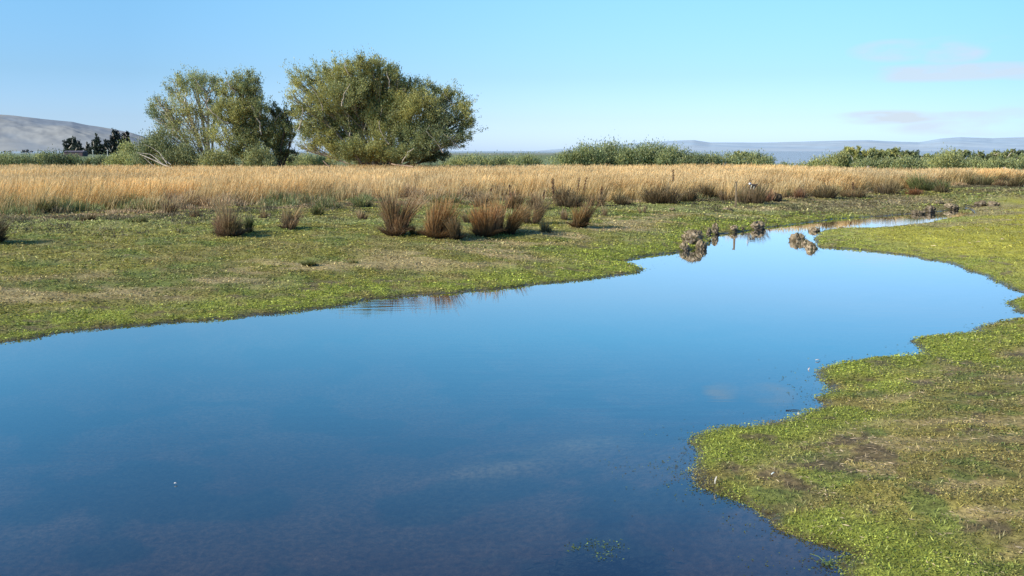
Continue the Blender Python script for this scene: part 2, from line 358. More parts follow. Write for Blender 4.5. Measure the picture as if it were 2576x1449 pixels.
# ------------------------------------------------------------------ ground cover leaves
def scatter(n, r0, r1, a0=-36, a1=37, seed=1):
    g = np.random.default_rng(seed)
    rk = 8.2
    A1 = max(0, (rk*rk-r0*r0)/2); A2 = rk*rk*math.log(r1/rk)
    u = g.uniform(0, A1+A2, n)
    r = np.where(u < A1, np.sqrt(np.maximum(r0*r0+2*u, 0)), rk*np.exp(np.clip((u-A1)/(rk*rk), 0, 9)))
    a = np.radians(g.uniform(a0, a1, n))
    return r*np.sin(a), r*np.cos(a), r, g
def turf():
    so = Soup()
    x, y, r, g = scatter(1150000, 5.5, 76)
    s = S(x, y)
    k = (s > -0.05) & (r < field_r(np.degrees(np.arctan2(x, y)))[0]+3); x, y, r, s = x[k], y[k], r[k], s[k]
    c, tan, lawn, lime = zones(x, y, s)
    cl = fbm(x, y, 0.35, 90, 3)                          # leaf clumps
    keep = g.uniform(0, 1, x.size) < np.clip(0.25+1.4*sstep(0.36, 0.6, cl)+lime*0.5, 0, 1)*(1-0.78*tan)*(1-0.25*lawn)*np.clip(0.3+np.abs(s)/0.12+sstep(14,10,r), 0, 1)
    keep &= ~(sstep(0.64, 0.70, fbm(x, y*1.3, 0.5, 63, 5))*sstep(0.1, 0.5, s)*sstep(4, 1.5, s) > g.uniform(0.2, 1, x.size))
    x, y, r, s, c, lawn, cl, lime = [q[keep] for q in (x, y, r, s, c, lawn, cl, lime)]
    n = x.size
    z = np.maximum(H(x, y, s), 0.004)
    sz = np.maximum(0.0125, 0.0014*r)*g.uniform(0.6, 1.6, n)*(1-0.3*lawn)
    up = np.clip(0.5+(cl-0.4)*2.5, 0.2, 1.6)
    hgt = g.uniform(0.0, 1.0, n)**1.3*np.minimum(0.055, 0.03+0.0006*r)*up*(1-0.6*lawn)
    P = np.stack([x, y, z+hgt+0.004], 1)
    th = g.uniform(0, 2*math.pi, n)
    d = np.stack([np.cos(th), np.sin(th), g.normal(0, 0.35, n)], 1)
    nr = np.stack([g.normal(0, 0.45, n), g.normal(0, 0.45, n), np.ones(n)], 1)
    c = c*np.clip(np.exp(g.normal(0, 1, n)*(0.36-.2*lawn)), .3, 1.45)[:, None]*(0.70+0.5*np.clip(hgt/0.04, 0, 1))[:, None]*(0.72+0.6*fbm(x, y, 0.16, 97, 2))[:, None]
    alt = g.uniform(0, 1, n)
    c = np.where((alt < 0.04)[:, None], np.array([0.42, 0.34, 0.19])*g.uniform(0.5, 1.0, n)[:, None], c)
    c = np.where((alt > 0.93)[:, None], np.array([0.16, 0.24, 0.06]), c)
    asp = np.where(g.uniform(0, 1, n) < 0.35, 0.3, 0.85)
    so.add(*leaves(P, sz*1.25, sz*asp*1.1, d, nr, c))
    # straw in the bare patches, thin upright blades everywhere
    x, y, r, g = scatter(170000, 5.5, 76, seed=5)
    s = S(x, y); k = s > 0.15; x, y, r, s = x[k], y[k], r[k], s[k]
    c, tan, lawn, lime = zones(x, y, s)
    k = g.uniform(0, 1, x.size) < 0.35+0.5*tan; x, y, r, s, c, tan = [q[k] for q in (x, y, r, s, c, tan)]
    n = x.size; z = H(x, y, s)
    straw = g.uniform(0, 1, n) < 0.15+0.75*tan
    P = np.stack([x, y, z+0.006+g.uniform(0, 0.02, n)], 1)
    th = g.uniform(0, math.pi, n)
    d = np.stack([np.cos(th), np.sin(th), np.where(straw, g.normal(0, 0.15, n), g.uniform(0.3, 2.0, n))], 1)
    nr = g.normal(0, 1, (n, 3)); nr[:, 2] = np.abs(nr[:, 2])+0.5
    col = np.where(straw[:, None], np.array([0.56, 0.42, 0.25]), c*1.1)*np.exp(g.normal(0, 0.25, n))[:, None]
    L = np.maximum(0.06, 0.0042*r)*g.uniform(0.6, 1.4, n)
    so.add(*leaves(P, L, L*0.13, d, nr, col))
    o = put('ground_cover', so.mesh('ground_cover'), M_TURF)
    tag(o, 'low clover, moss and short grass covering the pond banks', 'ground cover', kind='stuff')
turf()

def floaters():
    g = np.random.default_rng(31); so = Soup()
    x, y, r, g = scatter(90000, 5.5, 42, seed=33)
    s = S(x, y); k = (s < 0) & (s > -1.3); x, y, r, s = x[k], y[k], r[k], s[k]
    tip = on_z(1735, 1160); t2 = on_z(2060, 960); t3 = on_z(1990, 1360); t4 = on_z(1660, 645); t5 = on_z(1930, 590)
    near = np.zeros(x.size)
    for t, rad, a in ((tip, 0.75, 1.0), (t2, 1.3, 0.45), (t3, 1.1, 0.35), (t4, 1.6, 0.6), (t5, 2.5, 0.6), (on_z(2080, 1430), 0.9, 0.4)):
        near = np.maximum(near, a*np.exp(-(((x-t[0])**2+(y-t[1])**2)/rad**2)))
    cl = sstep(0.45, 0.62, fbm(x, y, 0.3, 95, 3))
    pr = np.clip(np.exp(s/0.12)*0.8 + near*np.exp(s/0.5)*(0.2+1.6*cl), 0, 0.95)
    k = g.uniform(0, 1, x.size) < pr; x, y, r, s = x[k], y[k], r[k], s[k]
    n = x.size; P = np.stack([x, y, g.uniform(0.003, 0.012, n)], 1)
    th = g.uniform(0, 6.28, n); d = np.stack([np.cos(th), np.sin(th), g.normal(0, 0.08, n)], 1)
    nr = np.stack([g.normal(0, .15, n), g.normal(0, .15, n), np.ones(n)], 1)
    sz = np.maximum(0.017, 0.0015*r)*g.uniform(0.6, 1.4, n)
    col = np.where((g.uniform(0, 1, n) < 0.7)[:, None], np.array([0.16, 0.20, 0.05]), np.array([0.10, 0.08, 0.04]))*np.exp(g.normal(0, .3, n))[:, None]
    so.add(*leaves(P, sz*1.3, sz*0.8, d, nr, col))
    tag(put('floating_leaves', so.mesh('floating_leaves'), M_TURF), 'tiny green leaves floating along the water edge', 'floating leaves', kind='stuff')
    # drowned weed patch near the camera
    so = Soup(); c0 = on_z(1490, 1392, -0.03)
    n = 420; u = g.normal(0, 1, (n, 2))
    lob = g.integers(0, 4, n); off = np.array([[-0.14, 0.06], [0.05, 0.12], [0.2, 0.08], [0.08, -0.10]])[lob]
    P = np.stack([c0[0]+off[:, 0]+u[:, 0]*0.07, c0[1]+off[:, 1]+u[:, 1]*0.06, g.uniform(-0.02, 0.012, n)], 1)
    th = g.uniform(0, 6.28, n); d = np.stack([np.cos(th), np.sin(th), g.normal(0, 0.2, n)], 1)
    nr = np.stack([g.normal(0, .3, n), g.normal(0, .3, n), np.ones(n)], 1)
    col = np.array([0.13, 0.19, 0.06])*np.exp(g.normal(0, .35, n))[:, None]
    so.add(*leaves(P, g.uniform(.012, .028, n), g.uniform(.008, .018, n), d, nr, col))
    # dark trailing weed under it
    n = 500; u = g.normal(0, 1, (n, 2))
    P = np.stack([c0[0]+0.05+u[:, 0]*0.22, c0[1]-0.02+u[:, 1]*0.12, g.uniform(-0.3, -0.06, n)], 1)
    th = g.normal(0, 0.6, n); d = np.stack([np.cos(th), np.sin(th), g.normal(0, 0.2, n)], 1)
    nr = np.stack([g.normal(0, .3, n), g.normal(0, .3, n), np.ones(n)], 1)
    so.add(*leaves(P, g.uniform(.06, .16, n), g.uniform(.01, .03, n), d, nr, np.tile(np.array([0.012, 0.022, 0.016]), (n, 1))))
    tag(put('water_weed', so.mesh('water_weed'), M_TURF), 'patch of submerged water weed just breaking the surface near the bottom edge', 'water weed', kind='stuff')
floaters()

# ------------------------------------------------------------------ golden grass field
def field():
    g = np.random.default_rng(77); so = Soup()
    def batch(n, power, hmul, wmul, green, seed, frontonly=None, dens=None):
        g = np.random.default_rng(seed)
        a = g.uniform(-38, 38, n); e0, e1 = field_r(a)
        e0 = e0 + (vn(a*1.6, a*0, 3)-0.5)*2.2
        u = g.uniform(0, 1, n)**power
        r = e0 + (e1-e0)*u if frontonly is None else e0 + frontonly[0] + (frontonly[1]-frontonly[0])*g.uniform(0, 1, n)
        x = r*np.sin(np.radians(a)); y = r*np.cos(np.radians(a))
        s = S(x, y); z = H(x, y, s)
        inn = r-e0
        return a, r, x, y, z, inn, g
    # tall gold grass
    a, r, x, y, z, inn, g = batch(440000, 1.5, 1, 1, 0, 78)
    foot = lambda a: 3.0*(1-sstep(-4, 3, a))+1.2*(1-sstep(3, 8, a))
    inn = inn-foot(a)*.85+(fbm(x, y, 1.3, 121, 4)-.5)*7.0+g.normal(0, .9, inn.size)
    cl = fbm(x, y, 1.2, 101, 3); cl2 = fbm(x, y, 7.0, 102, 3)
    k = g.uniform(0, 1, x.size) < np.clip(0.25+1.6*sstep(0.3, 0.6, cl), 0, 1)*np.clip(0.08+inn/5.0, 0, 1)
    x, y, z, inn, cl, cl2, r, a = [q[k] for q in (x, y, z, inn, cl, cl2, r, a)]
    n = x.size
    h = (0.70+0.5*cl+0.35*cl2)*g.uniform(0.72, 1.12, n)*np.clip(0.42+inn/7+0.5*(vn(x*.9, y*.9, 9)-.5), 0.2, 1)
    lean = np.stack([0.22+g.normal(0, 0.17, n)+(cl2-0.5)*0.5, g.normal(0, 0.15, n)], 1)
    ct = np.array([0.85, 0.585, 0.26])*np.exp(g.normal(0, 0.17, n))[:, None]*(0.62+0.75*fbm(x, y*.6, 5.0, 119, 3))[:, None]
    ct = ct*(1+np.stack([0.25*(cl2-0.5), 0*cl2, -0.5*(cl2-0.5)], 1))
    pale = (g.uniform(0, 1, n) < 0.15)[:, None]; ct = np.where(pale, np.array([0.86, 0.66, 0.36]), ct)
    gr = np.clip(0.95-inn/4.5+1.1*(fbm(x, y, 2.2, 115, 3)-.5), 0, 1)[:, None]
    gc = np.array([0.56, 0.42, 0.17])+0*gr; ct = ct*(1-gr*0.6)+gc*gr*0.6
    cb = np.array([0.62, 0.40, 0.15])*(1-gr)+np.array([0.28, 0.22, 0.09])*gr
    cb = cb*np.exp(g.normal(0, 0.2, n))[:, None]
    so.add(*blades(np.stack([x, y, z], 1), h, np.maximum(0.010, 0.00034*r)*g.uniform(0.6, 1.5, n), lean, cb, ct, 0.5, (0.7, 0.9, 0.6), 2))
    tag(put('tall_grass', so.mesh('tall_grass'), M_GRASS), 'tall golden dry grass filling the field behind the pond', 'tall grass', kind='stuff')
    # green and brown growth at the foot of the field
    so = Soup()
    a, r, x, y, z, inn, g = batch(190000, 1, 1, 1, 0, 79, (-2.0, 8.5))
    inn = inn-foot(a)*.55
    cl = fbm(x, y, 0.9, 110, 3); cb2 = fbm(x, y, 3.2, 111, 3)
    k = g.uniform(0, 1, x.size) < sstep(0.36, 0.6, cl)*np.clip(0.6+inn/3, 0.06, 1)
    x, y, z, inn, cl, cb2, r, a = [q[k] for q in (x, y, z, inn, cl, cb2, r, a)]
    n = x.size
    h = (0.10+0.62*sstep(0.40, 0.78, cl))*g.uniform(0.4, 1.15, n)*np.clip(0.55+inn/5, 0.25, 1)*(0.6+.7*fbm(x, y, .5, 123, 2))
    green = sstep(0.42, 0.56, cb2+g.normal(0, 0.05, n))[:, None]
    col = np.array([0.24, 0.27, 0.10])*green + np.array([0.48, 0.34, 0.19])*(1-green)
    col = col*np.exp(g.normal(0, 0.3, n))[:, None]
    lean = g.normal(0, 0.3, (n, 2)); lean[:, 0] += 0.1
    so.add(*blades(np.stack([x, y, z], 1), h, g.uniform(0.015, 0.04, n), lean, col*0.7, col*1.15, 0.4, (0.8, 1.0, 0.3), 3))
    tag(put('undergrowth', so.mesh('undergrowth'), M_GRASS), 'tangled green and brown undergrowth at the foot of the golden field', 'undergrowth', kind='stuff')
field()

# ------------------------------------------------------------------ rush clumps, dock plants
def clump(name, px, py, wpx, hpx, label, cat, group=None, cb=(0.10, 0.065, 0.04), ct=(0.33, 0.19, 0.085), n=900, lean=0.0, seedhead=False, mulw=1.0, dark=0.5):
    p = ground(px, py)
    k = p[1]/FPX/math.cos(PITCH)*math.cos(PITCH)
    R = wpx*k*0.5; Hh = hpx*k
    g = np.random.default_rng(abs(int(px*7+py)))
    n = int(n)
    a = g.uniform(0, 6.283, n); u = np.sqrt(g.uniform(0, 1, n))
    br = R*0.5*u*(1+0.3*vn(a*1.2, a*0+px, 4))
    P = np.stack([br*np.cos(a), br*np.sin(a), -0.02*np.ones(n)], 1)
    nt = max(3, int(wpx/11)); tc_ = g.uniform(-0.55, 0.55, (nt, 2))*R; th_ = g.uniform(0.45, 1.05, nt); th_[0] = 1.08; tl_ = tc_/max(R, .01)*g.uniform(.1, .75, (nt, 1))+g.normal(0, .10, (nt, 2)); ti = g.integers(0, nt, n); tcol = np.exp(g.normal(0, .12, (nt, 1)))*np.exp(g.normal(0, .04, (nt, 3)))
    P[:, :2] = P[:, :2]*0.5+tc_[ti]
    h = Hh*th_[ti]*(1.03-0.25*u**2)*g.uniform(0.35, 1.05, n)**0.8
    spread = (R-R*0.5)*1.3/max(Hh, .05)
    ln = np.stack([np.cos(a)*u*spread+g.normal(0, 0.2, n)+lean, np.sin(a)*u*spread+g.normal(0, 0.2, n)], 1)
    ln = ln*0.75+tl_[ti]
    cbv = np.array(cb)*np.exp(g.normal(0, 0.3, n))[:, None]; ctv = np.array(ct)*np.exp(g.normal(0, 0.28, n))[:, None]
    hue = g.uniform(0, 1, n) < 0.18; ctv[hue] = np.array([0.38, 0.29, 0.17])*g.uniform(.7, 1.1)
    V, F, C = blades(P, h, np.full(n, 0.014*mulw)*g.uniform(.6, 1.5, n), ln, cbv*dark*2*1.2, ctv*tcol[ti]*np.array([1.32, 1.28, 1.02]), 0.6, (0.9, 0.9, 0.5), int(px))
    so = Soup(); so.add(V, F, C)
    # low skirt of bent dead leaves
    m = n//5; a = g.uniform(0, 6.283, m)
    P = np.stack([R*0.55*np.cos(a), R*0.55*np.sin(a), np.zeros(m)], 1)
    ln = np.stack([np.cos(a)*1.2, np.sin(a)*1.2], 1)+g.normal(0, .3, (m, 2))
    so.add(*blades(P, Hh*g.uniform(.1, .3, m), np.full(m, .02), ln, np.tile(cb, (m, 1)), np.tile(np.array(ct)*0.9, (m, 1)), .5, seed=int(px)+1))
    if seedhead:
        e = empty(name, p); put('leaves', so.mesh(name), M_GRASS, e)
        for q in range(seedhead):
            s2 = Soup()
            x0, y0 = g.normal(0, R*0.35, 2); hh = Hh*g.uniform(0.95, 1.25)
            tip = np.array([x0*1.6+g.normal(0, .03), y0*1.6, hh]); b0 = np.array([x0, y0, 0.0])
            s2.add(*tube([b0, b0*.5+tip*.5, tip], [.012, .01, .006], (0.16, .08, .045), 4))
            m = 60; t = g.uniform(0.6, 1.0, m)
            PP = b0+(tip-b0)*t[:, None]+g.normal(0, .022, (m, 3))
            s2.add(*leaves(PP, np.full(m, .07), np.full(m, .04), g.normal(0, 1, (m, 3))+[0, 0, 1.5], g.normal(0, 1, (m, 3)), np.tile([0.19, .085, .045], (m, 1))*g.uniform(.6, 1.3, (m, 1))))
            put('seed_head', s2.mesh('seed_head'), M_GRASS, e)
        o = e
    else:
        o = put(name, so.mesh(name), M_GRASS, loc=p)
    tag(o, label, cat, group)
    return o
GR = 'rush clumps standing on the left bank'
RUST = dict(cb=(0.075, 0.05, 0.035), ct=(0.35, 0.195, 0.08)); GREY = dict(cb=(0.085, 0.06, 0.045), ct=(0.30, 0.20, 0.12))
DK = dict(cb=(0.035, 0.028, 0.02), ct=(0.15, 0.105, 0.055)); GRN = dict(cb=(0.04, 0.05, 0.02), ct=(0.15, 0.17, 0.06))
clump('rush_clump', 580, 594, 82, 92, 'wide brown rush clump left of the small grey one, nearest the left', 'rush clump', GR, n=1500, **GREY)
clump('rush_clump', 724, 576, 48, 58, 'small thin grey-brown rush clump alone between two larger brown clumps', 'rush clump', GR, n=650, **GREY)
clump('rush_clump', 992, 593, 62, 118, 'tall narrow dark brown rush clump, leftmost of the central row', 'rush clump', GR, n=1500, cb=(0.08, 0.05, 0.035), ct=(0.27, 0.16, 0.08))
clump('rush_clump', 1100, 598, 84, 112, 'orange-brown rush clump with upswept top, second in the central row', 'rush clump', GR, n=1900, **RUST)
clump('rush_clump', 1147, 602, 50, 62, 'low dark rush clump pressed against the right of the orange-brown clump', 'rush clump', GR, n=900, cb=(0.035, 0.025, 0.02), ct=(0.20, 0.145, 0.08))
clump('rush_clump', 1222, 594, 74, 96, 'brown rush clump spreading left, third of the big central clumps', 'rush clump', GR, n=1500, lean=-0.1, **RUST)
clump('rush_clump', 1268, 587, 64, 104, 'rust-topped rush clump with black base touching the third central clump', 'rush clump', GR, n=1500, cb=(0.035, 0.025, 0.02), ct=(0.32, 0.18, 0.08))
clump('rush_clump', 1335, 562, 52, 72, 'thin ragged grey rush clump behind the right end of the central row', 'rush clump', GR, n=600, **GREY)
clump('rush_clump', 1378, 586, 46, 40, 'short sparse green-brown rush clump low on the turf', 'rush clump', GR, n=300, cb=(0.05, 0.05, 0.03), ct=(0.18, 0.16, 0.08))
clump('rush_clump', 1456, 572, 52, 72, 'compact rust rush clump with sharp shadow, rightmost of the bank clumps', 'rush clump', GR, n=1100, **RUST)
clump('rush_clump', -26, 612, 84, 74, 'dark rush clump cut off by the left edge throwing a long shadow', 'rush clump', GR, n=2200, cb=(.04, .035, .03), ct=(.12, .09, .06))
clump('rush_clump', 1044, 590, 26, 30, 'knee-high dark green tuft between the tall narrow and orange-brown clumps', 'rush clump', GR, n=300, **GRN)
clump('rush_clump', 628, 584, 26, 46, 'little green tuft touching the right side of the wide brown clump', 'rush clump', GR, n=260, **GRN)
clump('weed_stalks', 1524, 544, 18, 44, 'thin dead weed stalks left of centre between bank and field', 'weed', n=90, **GREY)
clump('weed_stalks', 1616, 536, 20, 28, 'short sparse weed stalks midway to the wooden post', 'weed', n=70, **GREY)
clump('grass_tussock', 775, 668, 44, 20, 'dark green tussock low on the left bank turf', 'tussock', n=420, **GRN)
clump('grass_tussock', 885, 662, 36, 14, 'flat pale green tussock right of the dark green one', 'tussock', n=220, cb=(.08, .08, .04), ct=(.22, .22, .09))
for (px, py, w_, h_, n_, st_, lab_) in (
 (500,548,36,34,240,GREY,'small brown dead tuft up-left of the wide brown rush clump'), (665,548,30,30,220,GREY,'small brown dead tuft up-left of the small thin rush clump'),
 (800,540,34,30,220,GRN,'little green-grey tuft up-right of the small thin rush clump'), (215,556,40,24,220,DK,'low dark tuft on the left flat below the golden grass'),
 (350,560,46,22,240,GRN,'low wide green tuft on the left flat below the golden grass'), (1420,552,26,30,180,GREY,'thin grey tuft up-left of the rightmost bank clump'),
 (1180,560,30,34,240,GREY,'small grey-brown tuft peeping between the second and third central clumps'), (910,552,34,28,220,GREY,'small brown dead tuft left of the tall narrow rush clump')):
    clump('dead_tuft', px, py, w_, h_, lab_, 'tuft', 'small tufts between turf and golden grass', n=n_, **st_)
GE = 'dark shrubs along the foot of the golden field'
edge = [
 (1436,522,92,62,DK,900,2,'dark leafless shrub behind the rightmost bank clump, with rusty seed spikes'),
 (1352,528,60,52,GREY,420,1,'grey ragged shrub directly behind the thin ragged rush clump'),
 (1500,520,52,46,GREY,380,1,'brown-grey dead shrub just right of the dark seed-spiked shrub'),
 (1565,515,70,30,DK,420,0,'low black-green shrub hollow left of the wide dark shrub'),
 (1665,512,110,58,DK,1100,0,'widest dark shrub, left part of the black hollow near the field'),
 (1735,507,60,40,DK,500,0,'dark shrub joined to the right side of the widest one'),
 (1782,500,70,44,DK,560,0,'rounded dark brown shrub midway between widest shrub and wooden post'),
 (1830,506,46,32,GREY,300,0,'low brown shrub just left of the wooden post'),
 (1888,512,84,52,dict(cb=(.09,.065,.045),ct=(.24,.165,.10)),900,1,'brown dead shrub right behind the wooden post under the caught debris'),
 (1930,508,50,34,dict(cb=(.11,.06,.045),ct=(.27,.15,.10)),400,0,'reddish low shrub left of the black bank hollow'),
 (2005,498,52,30,dict(cb=(.09,.05,.035),ct=(.26,.13,.08)),360,0,'reddish fallen shrub right of the black bank hollow'),
 (2078,498,70,40,DK,700,0,'dark round shrub left of the rusty bracken patch'),
 (2142,496,70,34,GREY,500,0,'brown shrub between dark round shrub and rusty bracken'),
 (2225,488,90,42,DK,520,0,'loose dark shrub behind the rusty bracken patch'),
 (2300,490,60,22,dict(cb=(.12,.05,.03),ct=(.30,.13,.06)),420,0,'rusty red bracken patch on the far bank'),
 (2335,480,96,50,GRN,1300,0,'large green-topped bush on the far bank right of the rusty bracken'),
 (2368,484,44,24,DK,300,0,'small dark shrub at the right foot of the green-topped bush'),
 (2462,466,74,34,dict(cb=(.05,.045,.03),ct=(.17,.15,.07)),700,0,'left of three dark bushes standing before the far right grass'),
 (2512,468,44,24,GREY,360,0,'low middle bush of three before the far right grass'),
 (2556,470,60,38,DK,600,0,'right bush of three before the far right grass, at the frame edge'),
 (300,528,70,34,dict(cb=(.06,.055,.03),ct=(.15,.13,.06)),420,0,'dull olive shrub in the left foot of the golden grass'),
 (110,535,90,40,dict(cb=(.07,.07,.03),ct=(.17,.17,.07)),500,0,'green-brown bushy growth near the left edge foot of the field'),
 (430,538,44,34,dict(cb=(.08,.05,.03),ct=(.20,.12,.07)),300,0,'brown dead shrub just left of the wide brown rush clump'),
 (830,524,90,30,GRN,420,0,'dark green leafy growth left of the tall narrow rush clump, under the gold'),
 (905,520,60,30,GRN,320,0,'green leafy growth directly left of the tall narrow rush clump'),
 (1120,512,110,30,GRN,560,0,'green leafy growth behind the orange-brown rush clump'),
 (1210,520,60,44,GREY,360,1,'tangled brown stalks behind the third central clump'),
 (1290,526,60,50,dict(cb=(.08,.05,.035),ct=(.30,.18,.10)),480,1,'rusty stalks behind the black-based central clump'),
]
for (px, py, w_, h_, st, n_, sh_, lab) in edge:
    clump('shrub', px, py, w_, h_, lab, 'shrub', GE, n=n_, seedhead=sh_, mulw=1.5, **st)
for (px, py, h_, lab) in ((1393, 500, 70, 'tall rusty dock spike standing above the gold near the field centre'), (1695, 470, 62, 'single dark dock spike in front of the gold left of the wooden post'),
                          (345, 480, 36, 'dark leaning seed stalk in the left part of the golden field'), (2150, 470, 30, 'short dock spike in the right part of the golden field')):
    p = ground(px, py+20); g = np.random.default_rng(px); s2 = Soup(); hh = h_*p[1]/FPX*1.0
    tip = np.array([g.normal(0, .12), 0, hh]); s2.add(*tube([(0, 0, 0), tip*.5+[.02, 0, 0], tip], [.02, .014, .008], (.17, .09, .05), 4))
    m = 150; t = g.uniform(.35, 1, m)
    s2.add(*leaves(tip*t[:, None]+g.normal(0, .035, (m, 3)), np.full(m, .08), np.full(m, .05), g.normal(0, 1, (m, 3))+[0, 0, 1.5], g.normal(0, 1, (m, 3)), np.tile([0.2, .10, .05], (m, 1))*g.uniform(.6, 1.3, (m, 1))))
    tag(put('dock_plant', s2.mesh('dock_plant'), M_GRASS, loc=p), lab, 'dock plant', 'dock spikes in the golden field')

# ------------------------------------------------------------------ peat mounds
def mound(px, py, wpx, hpx, label, grassy=120, seed=0, depth=0.8, dark=1.0, group='eroded peat mounds by the water'):
    p = ground(px, py); k = p[1]/FPX; R = wpx*k*0.41; Hh = hpx*k*0.74
    g = np.random.default_rng(seed+int(px)); nu, nv = 44, 22
    V = []
    u = np.arange(nu)/nu*2*math.pi; v = np.linspace(0, 1, nv)
    U, VV = np.meshgrid(u, v)
    prof = np.where(VV < 0.7, 1.0-0.18*np.sin(VV/0.7*math.pi*.9), 0.86*np.sqrt(np.clip(1-((VV-0.7)/0.3)**2, 0, 1)))
    n1 = fbm(np.cos(U)*1.2+5+seed, np.sin(U)*1.2+VV*1.6+px, 0.8, 7, 4)-0.5
    n2 = fbm(np.cos(U)*3+VV*5, np.sin(U)*3+px-VV*4, 0.7, 9, 4)-0.5
    n3 = np.abs(fbm(np.cos(U)*4+VV*1.5+seed, np.sin(U)*4+px, 0.5, 15, 3)-0.5)*2
    rad = R*(prof*(1+1.1*n1)*(1.12-0.5*n3)+0.5*n2*np.minimum(1, prof*2))
    hz_ = Hh*(VV*1.0+0.5*n2*VV + 0.9*(fbm(np.cos(U)*2+3, np.sin(U)*2+seed+px, .6, 12, 3)-0.45)*VV)
    P = np.stack([rad*np.cos(U), rad*np.sin(U)*depth, hz_-0.04], -1).reshape(-1, 3)
    F = []
    for i in range(nv-1):
        for j in range(nu): F.append((i*nu+j, i*nu+(j+1) % nu, (i+1)*nu+(j+1) % nu, (i+1)*nu+j))
    top = np.clip(VV.ravel()+n2.ravel()*0.8, 0, 1)[:, None]
    C = (np.array([0.055, 0.04, 0.028])*(1-top)+np.array([0.35, 0.265, 0.165])*top)*dark*(0.6+0.9*fbm(P[:, 0]*9+seed, P[:, 2]*9, 1, 3)[:, None])  # pale tops over dark feet paint sunlit and shaded faces into the peat
    e = empty('peat_mound', p)
    put('soil', mesh_np('soil', P, np.array(F), C, smooth=True), M_CLOD, e)
    n = max(110, int(grassy*1.5)); n = 260 if seed in (18, 24) else n; a = g.uniform(0, 6.283, n); q = np.sqrt(g.uniform(0, 1, n))*0.95
    hh0 = 1
    B = np.stack([R*q*np.cos(a), R*q*np.sin(a)*depth, Hh*g.uniform(0.35, 0.95, n)*(1-0.55*q*q)], 1)
    hh = Hh*g.uniform(0.12, 0.55, n)
    ct = np.where((g.uniform(0, 1, n) < 0.25)[:, None], np.array([.26, .27, .08]), np.array([0.40, 0.31, 0.18]))*g.uniform(.6, 1.2, (n, 1))
    if n > 60:
        so = Soup(); so.add(*blades(B, hh, np.full(n, 0.022), g.normal(0, .6, (n, 2)), ct*0.4, ct*1.1, .4, seed=seed+3))
        put('grass_tuft', so.mesh('grass_tuft'), M_GRASS, e)
    tag(e, label, 'peat mound', group)
M_ = [
 (1742,612,62,40,'large pale grassy peat mound at the left tip of the stream mouth',260,1),
 (1722,630,30,24,'small leaning peat lump at the front left foot of the large pale mound',60,2),
 (1764,626,36,32,'dark-sided peat block standing in the water before the large pale mound',90,3),
 (1783,594,16,24,'narrow upright peat stump, left of a close pair',30,4),
 (1800,588,22,30,'taller rounded peat stump, right of the close pair',50,5),
 (1845,580,22,16,'small pale peat knob on the bank right of the close pair',40,6),
 (1905,576,44,22,'wide low peat mound with black right side on the far bank',120,7),
 (1868,579,12,10,'tiny dark peat lump just left of the wide low mound',12,8),
 (2008,606,44,38,'spiky-topped peat mound in the water, left of the right-hand cluster',200,9),
 (2026,614,34,24,'pale middle peat lump between the two right-hand mounds',60,10),
 (2042,626,36,40,'square dark peat block with mirrored reflection, right of the right-hand cluster',140,11),
 (2048,582,36,20,'low brown grassy lump behind the right-hand cluster, on the lawn corner',120,12),
 (2118,573,20,12,'small tan lump on the stream edge of the lawn, first of three',40,13),
 (2160,570,22,10,'small tan lump on the stream edge of the lawn, middle of three',40,14),
 (2196,566,24,11,'small tan lump on the stream edge of the lawn, last of three',40,15),
 (2308,539,40,20,'black peat block at the stream bank, left of two',60,16),
 (2340,534,34,20,'black peat block at the stream bank, right of two',60,17),
 (2392,525,44,16,'low dark clod just before the stream disappears',60,18),
 (2465,520,38,16,'left dark clod beyond the end of the stream',60,19),
 (2498,519,34,14,'right dark clod beyond the end of the stream',60,20),
 (1690,530,20,10,'small brown molehill-like clod on the turf left of the wooden post',20,21),
 (1830,530,34,10,'low crumbly tan clod just left of the wooden post foot',30,22),
 (1946,508,46,26,'blackened lump standing in for a shadowed bank hollow right of the wooden post',40,23),  # coloured near black to stand for the shade in a bank hollow
 (2362,512,30,8,'flat tan clod on the far bank behind the stream end',20,24),
 (2240,560-8,14,8,'tiny dark lump on the far stream bank',10,25),
]
for q in M_:
    mound(q[0], q[1], q[2], q[3], q[4], q[5], q[6], dark=0.3 if q[6] in (23,) else (0.6 if q[6] in (16, 17, 19) else 1.0))

# small clods and dead bits roughening the far bank
def rough_bank():
    g = np.random.default_rng(5); so = Soup()
    a = g.uniform(-33, 34, 9000); a[:3500] = g.uniform(12, 34, 3500); e0, e1 = field_r(a); r = e0-g.uniform(-0.5, 11, 9000)*g.uniform(0, 1, 9000)*np.where(a > 12, 2.0, 1)
    x = r*np.sin(np.radians(a)); y = r*np.cos(np.radians(a)); s = S(x, y); cl = fbm(x, y, 2.0, 130, 3)
    k = (s > 0.3) & (g.uniform(0, 1, x.size) < sstep(0.45, 0.62, cl)); x, y, s, r = x[k], y[k], s[k], r[k]
    z = H(x, y, s); m = 9; n = x.size
    P = np.repeat(np.stack([x, y, z], 1), m, 0)+np.stack([g.normal(0, .09, n*m), g.normal(0, .09, n*m), np.zeros(n*m)], 1)
    t = np.repeat(g.uniform(0, 1, n), m)[:, None]
    c = (np.array([.27, .20, .12])*t+np.array([.10, .11, .04])*(1-t))*np.exp(g.normal(0, .25, (n*m, 1)))
    so.add(*blades(P, g.uniform(.03, .13, n*m)*np.repeat(g.uniform(.5, 1.5, n), m), np.full(n*m, .03), g.normal(0, .6, (n*m, 2)), c*.5, c, .4, seed=9))
    tag(put('bank_tufts', so.mesh('bank_tufts'), M_GRASS), 'scattered dead tufts and crumbs of turf on the far bank', 'turf', kind='stuff')
rough_bank()

